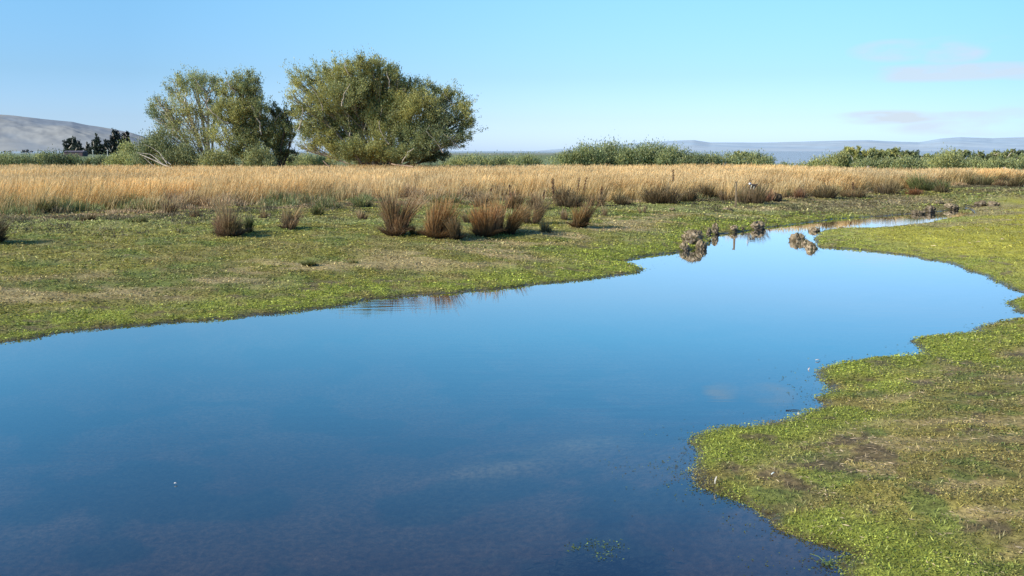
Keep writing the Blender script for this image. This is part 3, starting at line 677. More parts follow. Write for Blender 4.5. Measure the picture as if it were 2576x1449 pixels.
# ------------------------------------------------------------------ post, debris, fence posts
def box_bm(name, sx, sy, sz, m, parent=None, loc=(0, 0, 0), rot=(0, 0, 0), bev=0.006, taper=1.0):
    import bmesh
    bm = bmesh.new(); bmesh.ops.create_cube(bm, size=1)
    for v in bm.verts:
        f = taper if v.co.z > 0 else 1.0
        v.co.x *= sx*f; v.co.y *= sy*f; v.co.z = (v.co.z+0.5)*sz
    bmesh.ops.subdivide_edges(bm, edges=[e for e in bm.edges if abs(e.verts[0].co.z-e.verts[1].co.z) > sz*.5], cuts=5)
    for v in bm.verts: v.co.x += .12*sx*math.sin(v.co.z*5/max(sz, .1)+v.co.y*20); v.co.y += .1*sy*math.cos(v.co.z*7)
    if bev: bmesh.ops.bevel(bm, geom=bm.edges[:], offset=bev, segments=1, affect='EDGES')
    me = bpy.data.meshes.new(name); bm.to_mesh(me); bm.free()
    o = put(name, me, m, parent, loc); o.rotation_euler = rot; return o
p = ground(1850, 521)
pk = p[1]/FPX
e = empty('fence_post', p - np.array([0, 0, .03]))
hp = 65*pk
box_bm('shaft', 0.10, 0.10, hp, M_WOOD, e, rot=(0, math.radians(0.6), 0), bev=.01, taper=.85)
box_bm('insulator', 0.12, 0.03, 0.05, M_WOOD, e, loc=(-0.05, -0.02, hp-0.06), bev=.005)
tag(e, 'thin upright wooden post on the far bank, mirrored in the pond', 'fence post')
p = ground(1890, 512); k = p[1]/FPX; hh = 42*k
e = empty('caught_debris', p+np.array([0, -0.15, 0]))
s2 = Soup(); s2.add(*tube([(0, 0, 0), (0.03, 0, hh*.5), (0.0, 0, hh)], [.02, .018, .015], (.14, .11, .09), 5)); put('stalk', s2.mesh('stalk'), M_BARK, e)
V = np.array([(-.12, 0, hh+.14), (.30, .02, hh+.15), (.22, -.03, hh-.02), (.10, -.04, hh-.12), (.02, .02, hh+.0), (-.06, -.03, hh-.10), (.05, -.08, hh+.08), (.2, -.06, hh+.10)], float)
Fq = [(0, 4, 6), (4, 3, 6), (3, 2, 7), (3, 7, 6), (2, 1, 7), (0, 6, 7), (0, 7, 1), (0, 5, 4)]
me = bpy.data.meshes.new('dark_flap'); me.from_pydata([tuple(v) for v in V], [], Fq); put('dark_flap', me, M_DARK, e)
V = np.array([(-.26, 0, hh+.16), (-.20, -.03, hh+.24), (-.10, 0, hh+.22), (-.08, -.05, hh+.13), (-.2, -.07, hh+.12), (-.16, -.09, hh+.18)], float)
me = bpy.data.meshes.new('pale_scrap'); me.from_pydata([tuple(v) for v in V], [], [(0, 4, 5), (0, 5, 1), (1, 5, 2), (2, 5, 3), (3, 5, 4)]); put('pale_scrap', me, M_PALE, e)
me = bpy.data.meshes.new('pale_strip'); me.from_pydata([(-.12, -.05, hh+.1), (-.05, -.06, hh+.1), (-.12, -.05, hh-.14), (-.15, -.05, hh-.12), (.03, -.07, hh+.02), (.09, -.07, hh+.03), (.06, -.06, hh-.16), (.01, -.06, hh-.14)], [], [(0, 1, 2, 3), (4, 5, 6, 7)])
put('pale_strip', me, mat_paint('cream_strip', (.6, .55, .42)), e)
tag(e, 'ragged dark and white debris caught on a stalk above the brown shrub', 'debris')
for (px, d, top, lab) in ((2184, 84, 417, 'short grey fence post at the far edge of the gold, left of the pair'), (2527, 80, 420, 'short grey fence post at the far right edge of the gold')):
    q = at(px, top, d); z0 = gz(q[0], q[1]); e = box_bm('fence_post', .16, .16, q[2]-z0, mat_paint('grey_post', (.45, .40, .33)), None, (q[0], q[1], z0), bev=.01)
    tag(e, lab, 'fence post', 'far fence posts')

# feathers and bits of litter
def twig(px, py, L, rz, lab):
    q = on_z(px, py); s2 = Soup(); a = np.array([math.cos(rz), math.sin(rz), 0])*L/2
    s2.add(*tube([-a, a*.1+np.array([.0, L*.04, .004]), a], [.006, .006, .003], (.05, .04, .03), 5)); tag(put('twig', s2.mesh('twig'), M_BARK, loc=(q[0], q[1], .006)), lab, 'twig')
def bit(name, px, py, L, col, label, cat, z=0.012, rz=0, ry=0.1, group=None):
    q = on_z(px, py, 0) if z < 0.05 else ground(px, py)
    n = 9; V = []; t = np.linspace(0, 1, n)
    w_ = 0.16*L*np.sin(np.pi*np.clip(t*0.95+0.03, 0, 1))**0.6
    pts = np.stack([t*L-L/2, 0*t, 0.12*L*np.sin(t*3.1)], 1)
    V = np.concatenate([pts+np.stack([0*t, w_, 0*t], 1), pts-np.stack([0*t, w_, 0*t], 1), pts+np.array([0, 0, .01])])
    F = [(i, i+1, 2*n+i+1, 2*n+i) for i in range(n-1)]+[(2*n+i, 2*n+i+1, n+i+1, n+i) for i in range(n-1)]
    o = put(name, mesh_np(name, V, np.array(F)), mat_paint(name+'_mat', col, .6, 20, .12), loc=(q[0], q[1], max(q[2], 0)+z)); o.rotation_euler = (0, ry, rz)
    tag(o, label, cat, group)
GF = 'small white feathers by the water'
bit('feather', 442, 1219, .032, (.6, .6, .6), 'tiny white feather alone on the dark water at lower left', 'feather', rz=.3, group=GF)
bit('feather', 2057, 908, .09, (.6, .58, .56), 'white feather on the water above the lime-green spit', 'feather', rz=.2, group=GF)
bit('feather', 2035, 930, .07, (.6, .52, .5), 'pinkish-white feather floating left of the lime-green spit', 'feather', rz=.8, ry=-.5, group=GF)
bit('feather', 1801, 1222, .085, (.42, .38, .32), 'pale upright feather on the lower tip of the near bank', 'feather', z=.06, rz=.2, ry=-1.35, group=GF)
bit('feather', 2008, 1043, .06, (.75, .72, .6), 'small cream feather at the shore behind the near bank tip', 'feather', rz=1.2, ry=-.7, group=GF)
bit('feather', 2897/3840*2576, 1794/2160*1449, .05, (.7, .75, .7), 'pale green-white leaf bit on the near turf', 'leaf bit', z=.05, rz=.5, ry=-.3)
# sunken twig and green stems at lower right
s2 = Soup(); q = on_z(2080, 1420)
for (dx, dy, ax, L_) in ((0, 0, 2.0, .2), (.03, 0, 1.2, .16), (.0, .02, .3, .14)):
    s2.add(*tube([(0, 0, .004), (dx, dy, .006), (dx+math.cos(ax)*L_*.5, dy+math.sin(ax)*L_*.5, .03), (dx+math.cos(ax)*L_, dy+math.sin(ax)*L_, .012)], [.004, .004, .0035, .002], (.2, .27, .08), 4))
g = np.random.default_rng(3); m = 26
s2.add(*leaves(np.stack([g.normal(0, .035, m), g.normal(0, .035, m), g.uniform(.008, .03, m)], 1), np.full(m, .035), np.full(m, .02), g.normal(0, 1, (m, 3))*[1, 1, .2], np.tile([0., .1, 1.], (m, 1)), np.tile([.2, .28, .09], (m, 1))))
tag(put('water_plant', s2.mesh('water_plant'), M_TURF, loc=(q[0], q[1], 0)), 'small green stemmed plant sticking out of the water at lower right', 'water plant')
twig(1995, 1033, .2, .05, 'thin dark twig floating just off the near bank')
twig(2150, 909, .4, -.05, 'thin dark twig lying along the lime-green spit edge')

# ------------------------------------------------------------------ trees
T0 = np.array([0.22, 0.28, 0.145]); T1 = np.array([0.62, 0.56, 0.17])
def foliage(so, branches, nleaf, spread, lsz, tone, g, up=0.5, t0=0.25, zc=None):
    dk = 0.66 if tone < 0.08 else (0.82 if tone < 0.16 else 1.0)  # low tones darkened, painting shaded crown sides and hedge shadows into the leaves
    """leaves strewn along branches [(P0,P1,P2)] quadratic curves"""
    B = np.array(branches); k = g.integers(0, len(B), nleaf); t = g.uniform(t0, 1.02, nleaf)**0.8
    A0, A1, A2 = B[k, 0], B[k, 1], B[k, 2]; T = t[:, None]
    P = (1-T)**2*A0+2*T*(1-T)*A1+T*T*A2
    D = 2*(1-T)*(A1-A0)+2*T*(A2-A1); D /= np.linalg.norm(D, axis=1, keepdims=True)+1e-9
    off = g.normal(0, 1, (nleaf, 3))*spread*(0.35+0.65*t[:, None])
    tw = g.uniform(0, 1, (nleaf, 1))
    P = P+off
    d = D+g.normal(0, 0.45, (nleaf, 3))+np.array([0, 0, up]); nr = g.normal(0, 1, (nleaf, 3))
    tn = np.clip(tone+g.normal(0, 0.22, nleaf)+0.35*(vn(P[:, 0]*0.9+50, P[:, 2]*0.9+P[:, 1]*.7, 6)-.5), 0, 1)[:, None]
    c = dk*(T0*(1-tn)+T1*tn)*np.exp(g.normal(0, .25, (nleaf, 1)))
    so.add(*leaves(P, lsz*g.uniform(.6, 1.5, nleaf), lsz*0.42*g.uniform(.7, 1.3, nleaf), d, nr, c))
def tree(name, bx, by, d, lobes, label, cat='tree', group=None, K=0.5, lsz=0.2, stems=None, bark=(0.24, 0.19, 0.14), trunk_r=0.22, mleaf=None, seed=1, sub=12, fan=0.6, yspread=0.5, up=.5):
    g = np.random.default_rng(seed); q = at(bx, by, d); base = np.array([q[0], d, gz(q[0], d)])
    e = empty(name, base); tr = Soup(); cr = Soup(); k = d/FPX
    for (px, py, rx, ry, dens, tone) in lobes:
        tone = tone+g.uniform(-.22, .22); dens *= g.uniform(.75, 1.1)
        R = np.array([rx*k, rx*k*0.8, ry*k])
        C = at(px, py, d); C = C+np.array([0, g.uniform(-1, 1)*yspread*rx*k*1.6, 0]); C = C-base
        b0 = np.array([C[0]*0.12+g.normal(0, .3), 0.5+g.normal(0, .3), -0.05])
        end = C-np.array([0, 0, R[2]*0.55])+np.array([-C[0]*0.06, 0, 0])
        end[1] += (1.3 if dens > .6 else 0)
        mid = b0*0.5+end*0.5+np.array([-C[0]*0.12+g.normal(0, .3), (1.0 if dens > .6 else 0)+g.normal(0, .3), 0.08*C[2]])
        t = np.linspace(0, 1, 8)[:, None]
        path = (1-t)**2*b0+2*t*(1-t)*mid+t*t*end+g.normal(0, .05, (8, 3))*np.array([1, 1, .3])
        L = np.linalg.norm(end-b0); rr0 = min(trunk_r, 0.019*L+0.03)
        tc = np.array(bark)*g.uniform(.7, 1.9)
        tr.add(*tube(path, np.linspace(rr0, rr0*0.4, 8), tc, 6))
        brs = []
        ns = max(4, int(sub*(0.6+rx/60)))
        for _ in range(ns):
            u = g.normal(0, 1, 3); u /= np.linalg.norm(u); u[2] = abs(u[2])*1.05-0.35
            tip = C+R*u*g.uniform(.7, .95); st = path[g.integers(4, 8)]
            m_ = st*0.45+tip*0.55+np.array([u[0]*R[0]*.18, u[1]*R[1]*.18, -0.04*R[2]])
            brs.append((st, m_, tip))
            tt = np.linspace(0, 1, 5)[:, None]
            tr.add(*tube((1-tt)**2*st+2*tt*(1-tt)*m_+tt*tt*tip, np.linspace(rr0*.36, .012*d/95, 5), tc*g.uniform(.8, 1.2), 4))
        br2 = list(brs)
        if dens > .5 and g.uniform() < .5:               # a pale bare limb breaking through the front of the crown
            q0 = C+np.array([g.uniform(-.5, .5)*R[0], -R[1]*.55, -R[2]*.8]); q2 = C+np.array([g.uniform(-.8, .8)*R[0], -R[1]*.95, R[2]*.4]); qm = q0*.5+q2*.5+g.normal(0, .25, 3)
            tt = np.linspace(0, 1, 7)[:, None]; tr.add(*tube((1-tt)**2*q0+2*tt*(1-tt)*qm+tt*tt*q2+g.normal(0, .05, (7, 3)), np.linspace(.075, .03, 7)*d/97, np.array([.5, .42, .33]), 5))
        for (st, m_, tip) in brs:                       # side twigs
            for _ in range(3):
                t = g.uniform(.35, .9); q0 = (1-t)**2*st+2*t*(1-t)*m_+t*t*tip
                dv = (tip-st)*g.uniform(.25, .45)+g.normal(0, 1, 3)*R*0.22+np.array([0, 0, .12*R[2]])
                br2.append((q0, q0+dv*.5, q0+dv))
        n = int(K*dens*math.pi*rx*ry)
        foliage(cr, br2, int(n*.5), min(R)*fan*0.26, lsz, tone, g, up=up)
        nc = max(6, int(rx*ry/60)); cc = []
        for _ in range(nc):                              # feathery sprays filling the lobe
            u = g.normal(0, 1, 3); u /= np.linalg.norm(u); rr_ = g.uniform(.35, .92)
            p0 = C+R*u*rr_; dv = (u*R*0.3+np.array([0, 0, .22*R[2]]))*g.uniform(.7, 1.2); cc.append((p0-dv*.6, p0, p0+dv*.5+np.array([0, 0, -.05*R[2]])))
        foliage(cr, cc, int(n*.5), min(R)*0.17, lsz, tone, g, up=up*.5)
    put('trunk', tr.mesh('trunk', smooth=True), M_BARK, e)
    put('crown', cr.mesh('crown'), mleaf or M_LEAF, e)
    tag(e, label, cat, group)
    return e
WG = 'big willows beyond the golden field'
tree('willow_tree', 528, 416, 99, [(398,285,34,38,.55,.35),(425,300,34,36,.5,.5),(440,215,38,34,.38,.45),(480,205,40,30,.38,.45),(525,215,38,38,.5,.5),(470,270,44,46,.30,.5),
  (440,330,40,34,.45,.55),(505,300,44,50,.25,.5),(400,255,26,24,.3,.35),(540,250,30,44,.5,.4),(500,345,44,34,.30,.5)],
  'airy sparse willow leaning left with pale bare limbs showing', 'willow', WG, K=1.45, lsz=.17, seed=3, bark=(.42, .34, .27), sub=10)
tree('willow_tree', 612, 416, 97, [(600,210,36,30,.8,.35),(640,215,30,38,.85,.3),(565,225,22,30,.5,.5),(615,250,40,34,.7,.3),(575,285,48,34,1.2,.7),(615,300,48,40,1.1,.55),(655,290,30,56,1.0,.15),
  (560,340,40,34,.4,.4),(620,350,46,40,.8,.3),(665,345,30,50,.9,.12),(600,385,50,26,.8,.5)],
  'middle willow with dense olive crown and gaps under it', 'willow', WG, K=1.3, lsz=.18, seed=5, sub=12)
tree('willow_tree', 700, 417, 98, [(695,290,24,32,.9,.1),(728,275,17,28,.55,.15),(712,325,34,34,.85,.15),(690,360,38,36,.9,.18),(735,330,14,30,.4,.4),(705,392,40,22,.9,.2)],
  'narrow dark willow wedged in the gap left of the biggest willow', 'willow', WG, K=1.5, lsz=.18, seed=7, bark=(.10, .08, .06))
tree('willow_tree', 960, 418, 96, [(752,200,34,36,.5,.55),(748,245,30,30,.22,.6),(795,190,42,30,.7,.55),(850,185,44,32,.8,.5),(905,172,44,28,.85,.45),(950,172,40,28,.8,.5),(990,195,30,32,.85,.3),
 (1020,215,20,26,.6,.1),(1062,222,38,28,.6,.4),(1100,240,36,30,.7,.4),(1140,245,34,30,.7,.35),(1165,280,28,36,.7,.4),(1172,325,28,32,.7,.25),(1140,350,44,28,.6,.2),(1155,300,36,34,.45,.45),
 (775,290,40,44,.9,.55),(820,245,50,42,.9,.55),(880,235,52,42,1.0,.45),(945,235,52,42,1.0,.6),(925,205,56,34,1.0,.45),(975,235,50,44,1.0,.5),(1025,245,44,40,.9,.35),(900,270,50,44,1.0,.5),(960,290,50,44,1.0,.4),(1000,265,50,42,1.05,.5),(1060,275,48,42,1.0,.45),(1110,300,44,40,.8,.25),
 (800,340,46,40,1.0,.5),(850,310,56,48,1.0,.35),(915,310,56,48,1.0,.4),(980,325,56,46,1.05,.5),(1045,335,50,44,1.1,.4),(1095,350,46,42,1.0,.1),
 (850,372,46,36,1.05,.45),(905,380,52,34,1.1,.35),(965,385,56,30,1.1,.4),(1030,385,52,30,1.1,.3),(1085,390,44,26,1.2,.05),(775,370,30,26,.3,.6)],
 'biggest willow, broad rounded many-stemmed crown right of the gap', 'willow', WG, K=1.5, lsz=.17, seed=9, sub=12, trunk_r=.3)
def shrub(px, top, w, d, tone, label, group=None, name='bush', base=None, K=.8, lsz=.20, cat='bush', dens=1.0, mleaf=None, uneven=.35, n=None, seed=None, up=.45):
    """dome of upright leafy twigs standing on the ground at distance d"""
    s_ = seed or int(px*3+d); g = np.random.default_rng(s_); k = d/FPX
    q = at(px, top, d); z0 = gz(q[0], d); Hh = q[2]-z0; R = w*k*.5; b = np.array([q[0], d, z0])
    cr = Soup(); brs = []
    nb = int(max(14, w*0.5))
    for _ in range(nb):
        x = g.uniform(-1, 1); y_ = g.uniform(-1, 1)*.8
        env = math.sqrt(max(.05, 1-x*x*.85))*(1-.7*uneven*g.uniform(0, 1))
        st = np.array([x*R*.75, y_*R*.5, 0]); tip = np.array([x*R*1.05, y_*R*.8, Hh*env]); brs.append((st, st*.5+tip*.5+[0, 0, .05*Hh], tip))
    foliage(cr, brs, int(1.7*K*dens*w*(Hh/k)), R*.22 if R*.22 < Hh*.22 else Hh*.22, lsz*d/100, tone, g, up=up, t0=.02)
    o = put(name, cr.mesh(name), mleaf or M_LEAF, loc=b)
    tag(o, label, cat, group); return o
WB = 'low willow bushes under the big willows'
shrub(395, 335, 90, 97, .10, 'dark olive bush left of the leaning willow, beside the dead branch', WB, uneven=.3, K=1.0)
shrub(455, 365, 90, 96, .13, 'low olive bush under the leaning willow trunks', WB, K=.9)
shrub(545, 372, 80, 95, .3, 'yellow-green bush between the leaning and middle willow', WB)
shrub(648, 362, 70, 95, .2, 'light green bush at the foot of the middle willow', WB)
shrub(790, 392, 90, 108, .35, 'low green bush showing left of the biggest willow foot', WB)
shrub(1160, 396, 90, 110, .35, 'low green bush right of the biggest willow foot', WB)
# dead branch
p = at(436, 417, 92); z0 = gz(p[0], 92); s2 = Soup()
def dp(x, y): return at(x, y, 92+rnd.uniform(-.3, .3))
for pts, r0 in (([(436,424),(410,414),(385,402),(362,392),(352,388)], .09), ([(410,414),(392,398),(378,388),(345,384)], .06), ([(392,422),(375,408),(362,396)], .05), ([(430,414),(405,396),(385,388)], .045), ([(420,412),(402,385),(380,370),(360,362)],.035)):
    P = [dp(*q) for q in pts]; s2.add(*tube(P, np.linspace(r0, r0*.35, len(P)), (.62, .53, .43), 5))
tag(put('dead_branch', s2.mesh('dead_branch', origin=(p[0], 92, z0)), M_BARK, loc=(p[0], 92, z0)), 'bleached fallen branch with forks lying left of the leaning willow', 'dead branch')
p = at(1000, 417, 92); z0 = gz(p[0], 92); s2 = Soup()
for pts, r0 in (([(1040,420),(1015,417),(995,415),(985,412)], .12), ([(830,420),(820,412),(812,404)], .08)):
    P = [dp(*q) for q in pts]; s2 = Soup(); s2.add(*tube(P, np.linspace(r0, r0*.5, len(P)), (.45, .30, .20), 5)); b_ = P[0]
    tag(put('fallen_log', s2.mesh('fallen_log', origin=b_), M_BARK, loc=b_), 'reddish broken limb lying under the '+('middle' if pts[0][0] > 1000 else 'left end')+' of the biggest willow', 'log')

HB = 'hedge bushes beyond the left part of the field'
for i, (px, top, w_, d, tone, lab) in enumerate([
 (15,390,80,130,.2,'dull green hedge bush at the left frame edge'),(62,393,60,130,.12,'dark low hedge bush second from the left edge'),(108,386,46,135,.5,'bright green hedge bush before the paddock'),
 (142,386,70,130,.02,'darkest hedge bush left of the red shed'),(182,391,50,130,.1,'dark hedge bush right of the darkest one, under the shed'),(262,394,50,128,.05,'dark hedge bush below the tallest pine'),
 (230,396,40,132,.3,'small dull hedge bush below the middle pine'),(305,388,70,125,.5,'yellow-green hedge bush below the right pines'),(325,362,70,130,.45,'taller olive bush standing in front of the right pines'),(355,386,60,124,.35,'olive hedge bush against the dead branch'),
 (735,394,60,130,.4,'green hedge bush seen through the willow gap'),(770,396,60,130,.25,'dull hedge bush seen at the right side of the willow gap')]):
    shrub(px, top, w_, d, tone, lab, HB, 'hedge_bush', uneven=.25)
RB = 'thicket bushes beyond the middle of the field'
for (px, top, w_, d, tone, lab) in [
 (1195,394,80,130,.35,'low hedge bush just right of the biggest willow'),(1262,396,90,132,.3,'low long hedge bush left of the field centre'),(1325,393,70,128,.28,'low hedge bush with pale top before the bare paddock'),
 (1425,386,80,150,.3,'low left end bush of the big thicket'),(1480,368,84,150,.25,'left shoulder bush of the big thicket'),(1535,364,90,155,.2,'left peak bush of the big thicket with dark top'),
 (1595,371,80,150,.22,'middle bush of the big thicket'),(1640,366,90,152,.25,'highest right-middle bush of the big thicket'),(1695,374,80,148,.2,'right shoulder bush of the big thicket'),(1740,388,60,146,.15,'low dark right end bush of the big thicket'),
 (1782,389,56,148,.32,'small round bush right of the big thicket'),(1835,389,70,150,.28,'second low bush right of the big thicket'),(1892,386,60,150,.3,'bush left of the lone upright tree foot'),(1925,395,50,148,.3,'lowest bush tapering away to the right')]:
    shrub(px, top, w_, d, tone*.85, lab, RB, 'thicket_bush', uneven=.2, K=.95)
tree('small_tree', 1862, 408, 152, [(1862,386,16,9,1.1,.35),(1868,392,20,12,1,.35),(1856,398,22,10,1,.3)], 'lone upright tree poking above the low bushes right of the thicket', K=1.6, lsz=.3, seed=21, sub=6, trunk_r=.1)
FT = 'trees of the wood on the right'
wood = [(2052,398,50,120,.45,'low olive bush at the left end of the right wood'),(2090,390,60,118,.45,'feathery olive bush, second from the left end of the right wood'),(2120,381,50,116,.45,'leafy yellow-green bush left of the highest treetop'),
 (1985,410,90,118,.35,'very low green bushes left of the right wood')]
for q in wood: shrub(*q[:5], q[5], FT, 'wood_bush', uneven=.4, K=.9)
for i, (px, top, w_, d, tone, lab) in enumerate([
 (2143,367,56,125,.5,'bright yellow-green tree with the highest top in the left of the wood'),(2175,376,50,128,.45,'rounded green tree right of the highest treetop'),(2210,372,60,130,.35,'broad tree in the middle of the left wood'),
 (2250,371,60,132,.35,'broad tree with brownish crown in the middle of the wood'),(2285,376,56,130,.2,'darker tree at the right shoulder of the left wood'),(2330,384,56,145,.3,'tree in the dip between the two halves of the wood'),
 (2380,379,60,142,.35,'first rounded tree of the right half of the wood'),(2420,376,56,140,.28,'tree behind the big round bush'),(2465,380,56,142,.22,'dark rounded tree right of the big round bush'),
 (2505,378,54,145,.35,'yellowish tree with a thin dark top'),(2545,374,56,145,.12,'tall dark tree near the right frame edge'),(2580,384,56,140,.3,'tree cut by the right frame edge')]):
    hh = (412-top)
    lob = [(px, top+9, w_*.24, 8, 1.1, tone), (px-w_*.24, top+15, w_*.26, 11, 1.1, tone), (px+w_*.24, top+15, w_*.26, 11, 1.1, tone-.1), (px, top+24, w_*.42, 13, 1.2, tone-.08), (px-w_*.15, top+34, w_*.42, 11, 1.1, tone-.1), (px+w_*.18, top+36, w_*.4, 10, 1.1, tone-.12)]
    tree('wood_tree', px, 424, d, lob, lab, 'tree', FT, K=1.5, lsz=.34, seed=40+i, sub=7, trunk_r=.16)
for (px, top, w_, d, tone, lab) in [(2232,398,50,112,.3,'round green bush before the left wood'),(2280,400,60,110,.28,'low grey-green bush before the dip in the wood'),(2385,386,84,98,.38,'big round olive bush standing forward of the right wood'),(2330,404,60,112,.28,'low green bush left of the big round bush'),
    (2450,402,60,110,.3,'low green bush right of the big round bush'),(2510,402,70,108,.3,'low green bush below the yellowish tree'),(2566,398,60,108,.3,'low green bush at the right frame edge'),(2180,402,60,112,.3,'low green bush below the rounded green tree')]:
    shrub(px, top, w_, d, tone, lab, FT, 'wood_bush', uneven=.2, K=1.1)
# pines and far specks
T0s, T1s = T0, T1
T0 = np.array([0.030, 0.045, 0.045]); T1 = np.array([0.075, 0.10, 0.06])  # pine greens shifted slightly to blue, painting in aerial haze
PG = 'dark pines beyond the paddock'
def pine(px, top, w_, d, lab, tone=.2, seed=1, cone=False, group=PG):
    bot = 389; h_ = bot-top; lob = []
    n = max(3, int(h_/7)); g = np.random.default_rng(seed)
    for i in range(n):
        f = i/(n-1); ww = w_*.5*((.18+.82*f) if cone else (.5+.5*math.sin(min(1, f*1.3)*1.57)))*g.uniform(.8, 1.15)
        lob.append((px+g.normal(0, w_*.06), top+5+f*(h_-12), ww*.85, h_/n*1.0, 1.3, tone))
        if ww > 8:
            lob.append((px-ww*.5, top+7+f*(h_-12), ww*.62, h_/n*.9, 1.2, tone)); lob.append((px+ww*.5, top+7+f*(h_-12)+g.normal(0, 1.5), ww*.62, h_/n*.9, 1.2, tone-.1))
    tree('pine_tree', px, bot, d, lob, lab, 'pine', group, K=2.4, lsz=.9*d/600, seed=seed, sub=5, mleaf=M_FARLEAF, bark=(.06, .05, .05), yspread=.3, up=.1, trunk_r=.5)
pine(180, 348, 46, 620, 'round-topped pine, leftmost of the dark pines', .55, 1); pine(197, 355, 24, 610, 'short pine pressed to the right of the leftmost one', .25, 2)
pine(222, 357, 24, 600, 'small pine in the gap left of the pointed pine', .45, 3, True); pine(243, 337, 42, 600, 'pointed pine in the middle of the group', .6, 4, True)
pine(291, 329, 36, 590, 'tallest pine of the dark group', .05, 5); pine(316, 333, 34, 600, 'broad dark pine right of the tallest', .05, 6); pine(360, 355, 24, 600, 'dark pine half hidden by the olive bush', .05, 7)
pine(270, 350, 26, 610, 'lower pine between the pointed and the tallest pine', .35, 8)
FG = 'tiny trees on the skyline'
for i, (px, top, w_) in enumerate([(12,378,8),(24,379,10),(58,377,12),(70,376,12),(80,379,8),(112,380,7),(136,381,6),(203,381,14)]):
    t0_, = (T0,); lob = [(px, top+3, w_*.4, 3, 1.2, .1), (px, top+7, w_*.5, 3, 1.2, .1)]
    tree('distant_tree', px, 388, 1400, lob, 'tiny dark tree on the paddock skyline under the left hill', 'tree', 'tiny trees under the left hill', K=2.5, lsz=1.6, seed=100+i, sub=4, mleaf=M_FARLEAF, bark=(.06, .05, .05))
for i, (px, top, w_) in enumerate([(1178,390,8),(1191,388,9),(1201,391,8),(1214,391,7),(1240,390,12),(1262,391,8),(1345,390,12),(1360,391,14),(1376,389,14),(1390,391,10),(1332,392,10),(1317,393,9)]):
    lob = [(px, top+3, w_*.45, 3, 1.2, .1), (px, top+7, w_*.55, 3, 1.2, .1)]
    tree('distant_tree', px, 398, 900, lob, 'tiny dark conifer on the horizon right of the biggest willow', 'tree', 'tiny conifers on the middle horizon', K=2.5, lsz=1.1, seed=130+i, sub=4, mleaf=M_FARLEAF, bark=(.06, .05, .05))
T0, T1 = T0s, T1s

# shed under the pines: long, low, dark red
d = 420; a_ = at(160, 388, d); b_ = at(208, 388, d); cx = (a_[0]+b_[0])/2; z0 = gz(cx, d); ln = b_[0]-a_[0]
e = empty('farm_shed', (cx, d, z0))
def boxm(name, x0, x1, y0, y1, z0_, z1_, m, par):
    v = [(x, y, z) for z in (z0_, z1_) for y in (y0, y1) for x in (x0, x1)]
    f = [(0, 2, 3, 1), (4, 5, 7, 6), (0, 1, 5, 4), (1, 3, 7, 5), (3, 2, 6, 7), (2, 0, 4, 6)]
    me = bpy.data.meshes.new(name); me.from_pydata(v, [], f); return put(name, me, m, par)
boxm('wall', -ln/2, ln/2, 0, 5, -.5, 2.0, M_SHED, e)
me = bpy.data.meshes.new('roof'); me.from_pydata([(-ln/2-.2, -.3, 2.003), (ln/2+.2, -.3, 2.003), (ln/2+.2, 2.5, 2.75), (-ln/2-.2, 2.5, 2.75), (ln/2+.2, 5.3, 2.003), (-ln/2-.2, 5.3, 2.003)], [], [(0, 1, 2, 3), (3, 2, 4, 5), (0, 3, 5), (1, 4, 2)]); put('roof', me, M_ROOFM, e)
for i in range(5):
    x = -ln/2+ln*(i+.5)/5; boxm('door', x-.7, x+.7, -.05, .0-.003, -.4, 1.7, mat_paint('shed_door', (.09, .05, .055)), e)
tag(e, 'long low dark red shed in front of the left pines', 'shed')
for (px, top, bot, dd, lab) in ((233, 376, 396, 300, 'short white-topped pole right of the red shed'), (270, 376, 398, 290, 'thin pale pole below the tallest pine')):
    q = at(px, top, dd); z0 = gz(q[0], dd); e = empty('pole', (q[0], dd, z0)); s2 = Soup()
    s2.add(*tube([(0, 0, 0), (0, 0, (q[2]-z0)*.5), (0.02, 0, q[2]-z0)], [.14, .13, .12], (.5, .5, .46), 6)); put('shaft', s2.mesh('shaft'), M_BARK, e)
    s2 = Soup(); s2.add(*tube([(-.35, 0, q[2]-z0-.3), (.0, 0, q[2]-z0-.28), (.35, 0, q[2]-z0-.3)], [.08, .08, .08], (.6, .6, .56), 5)); put('crossarm', s2.mesh('crossarm'), M_BARK, e)
    tag(e, lab, 'pole')

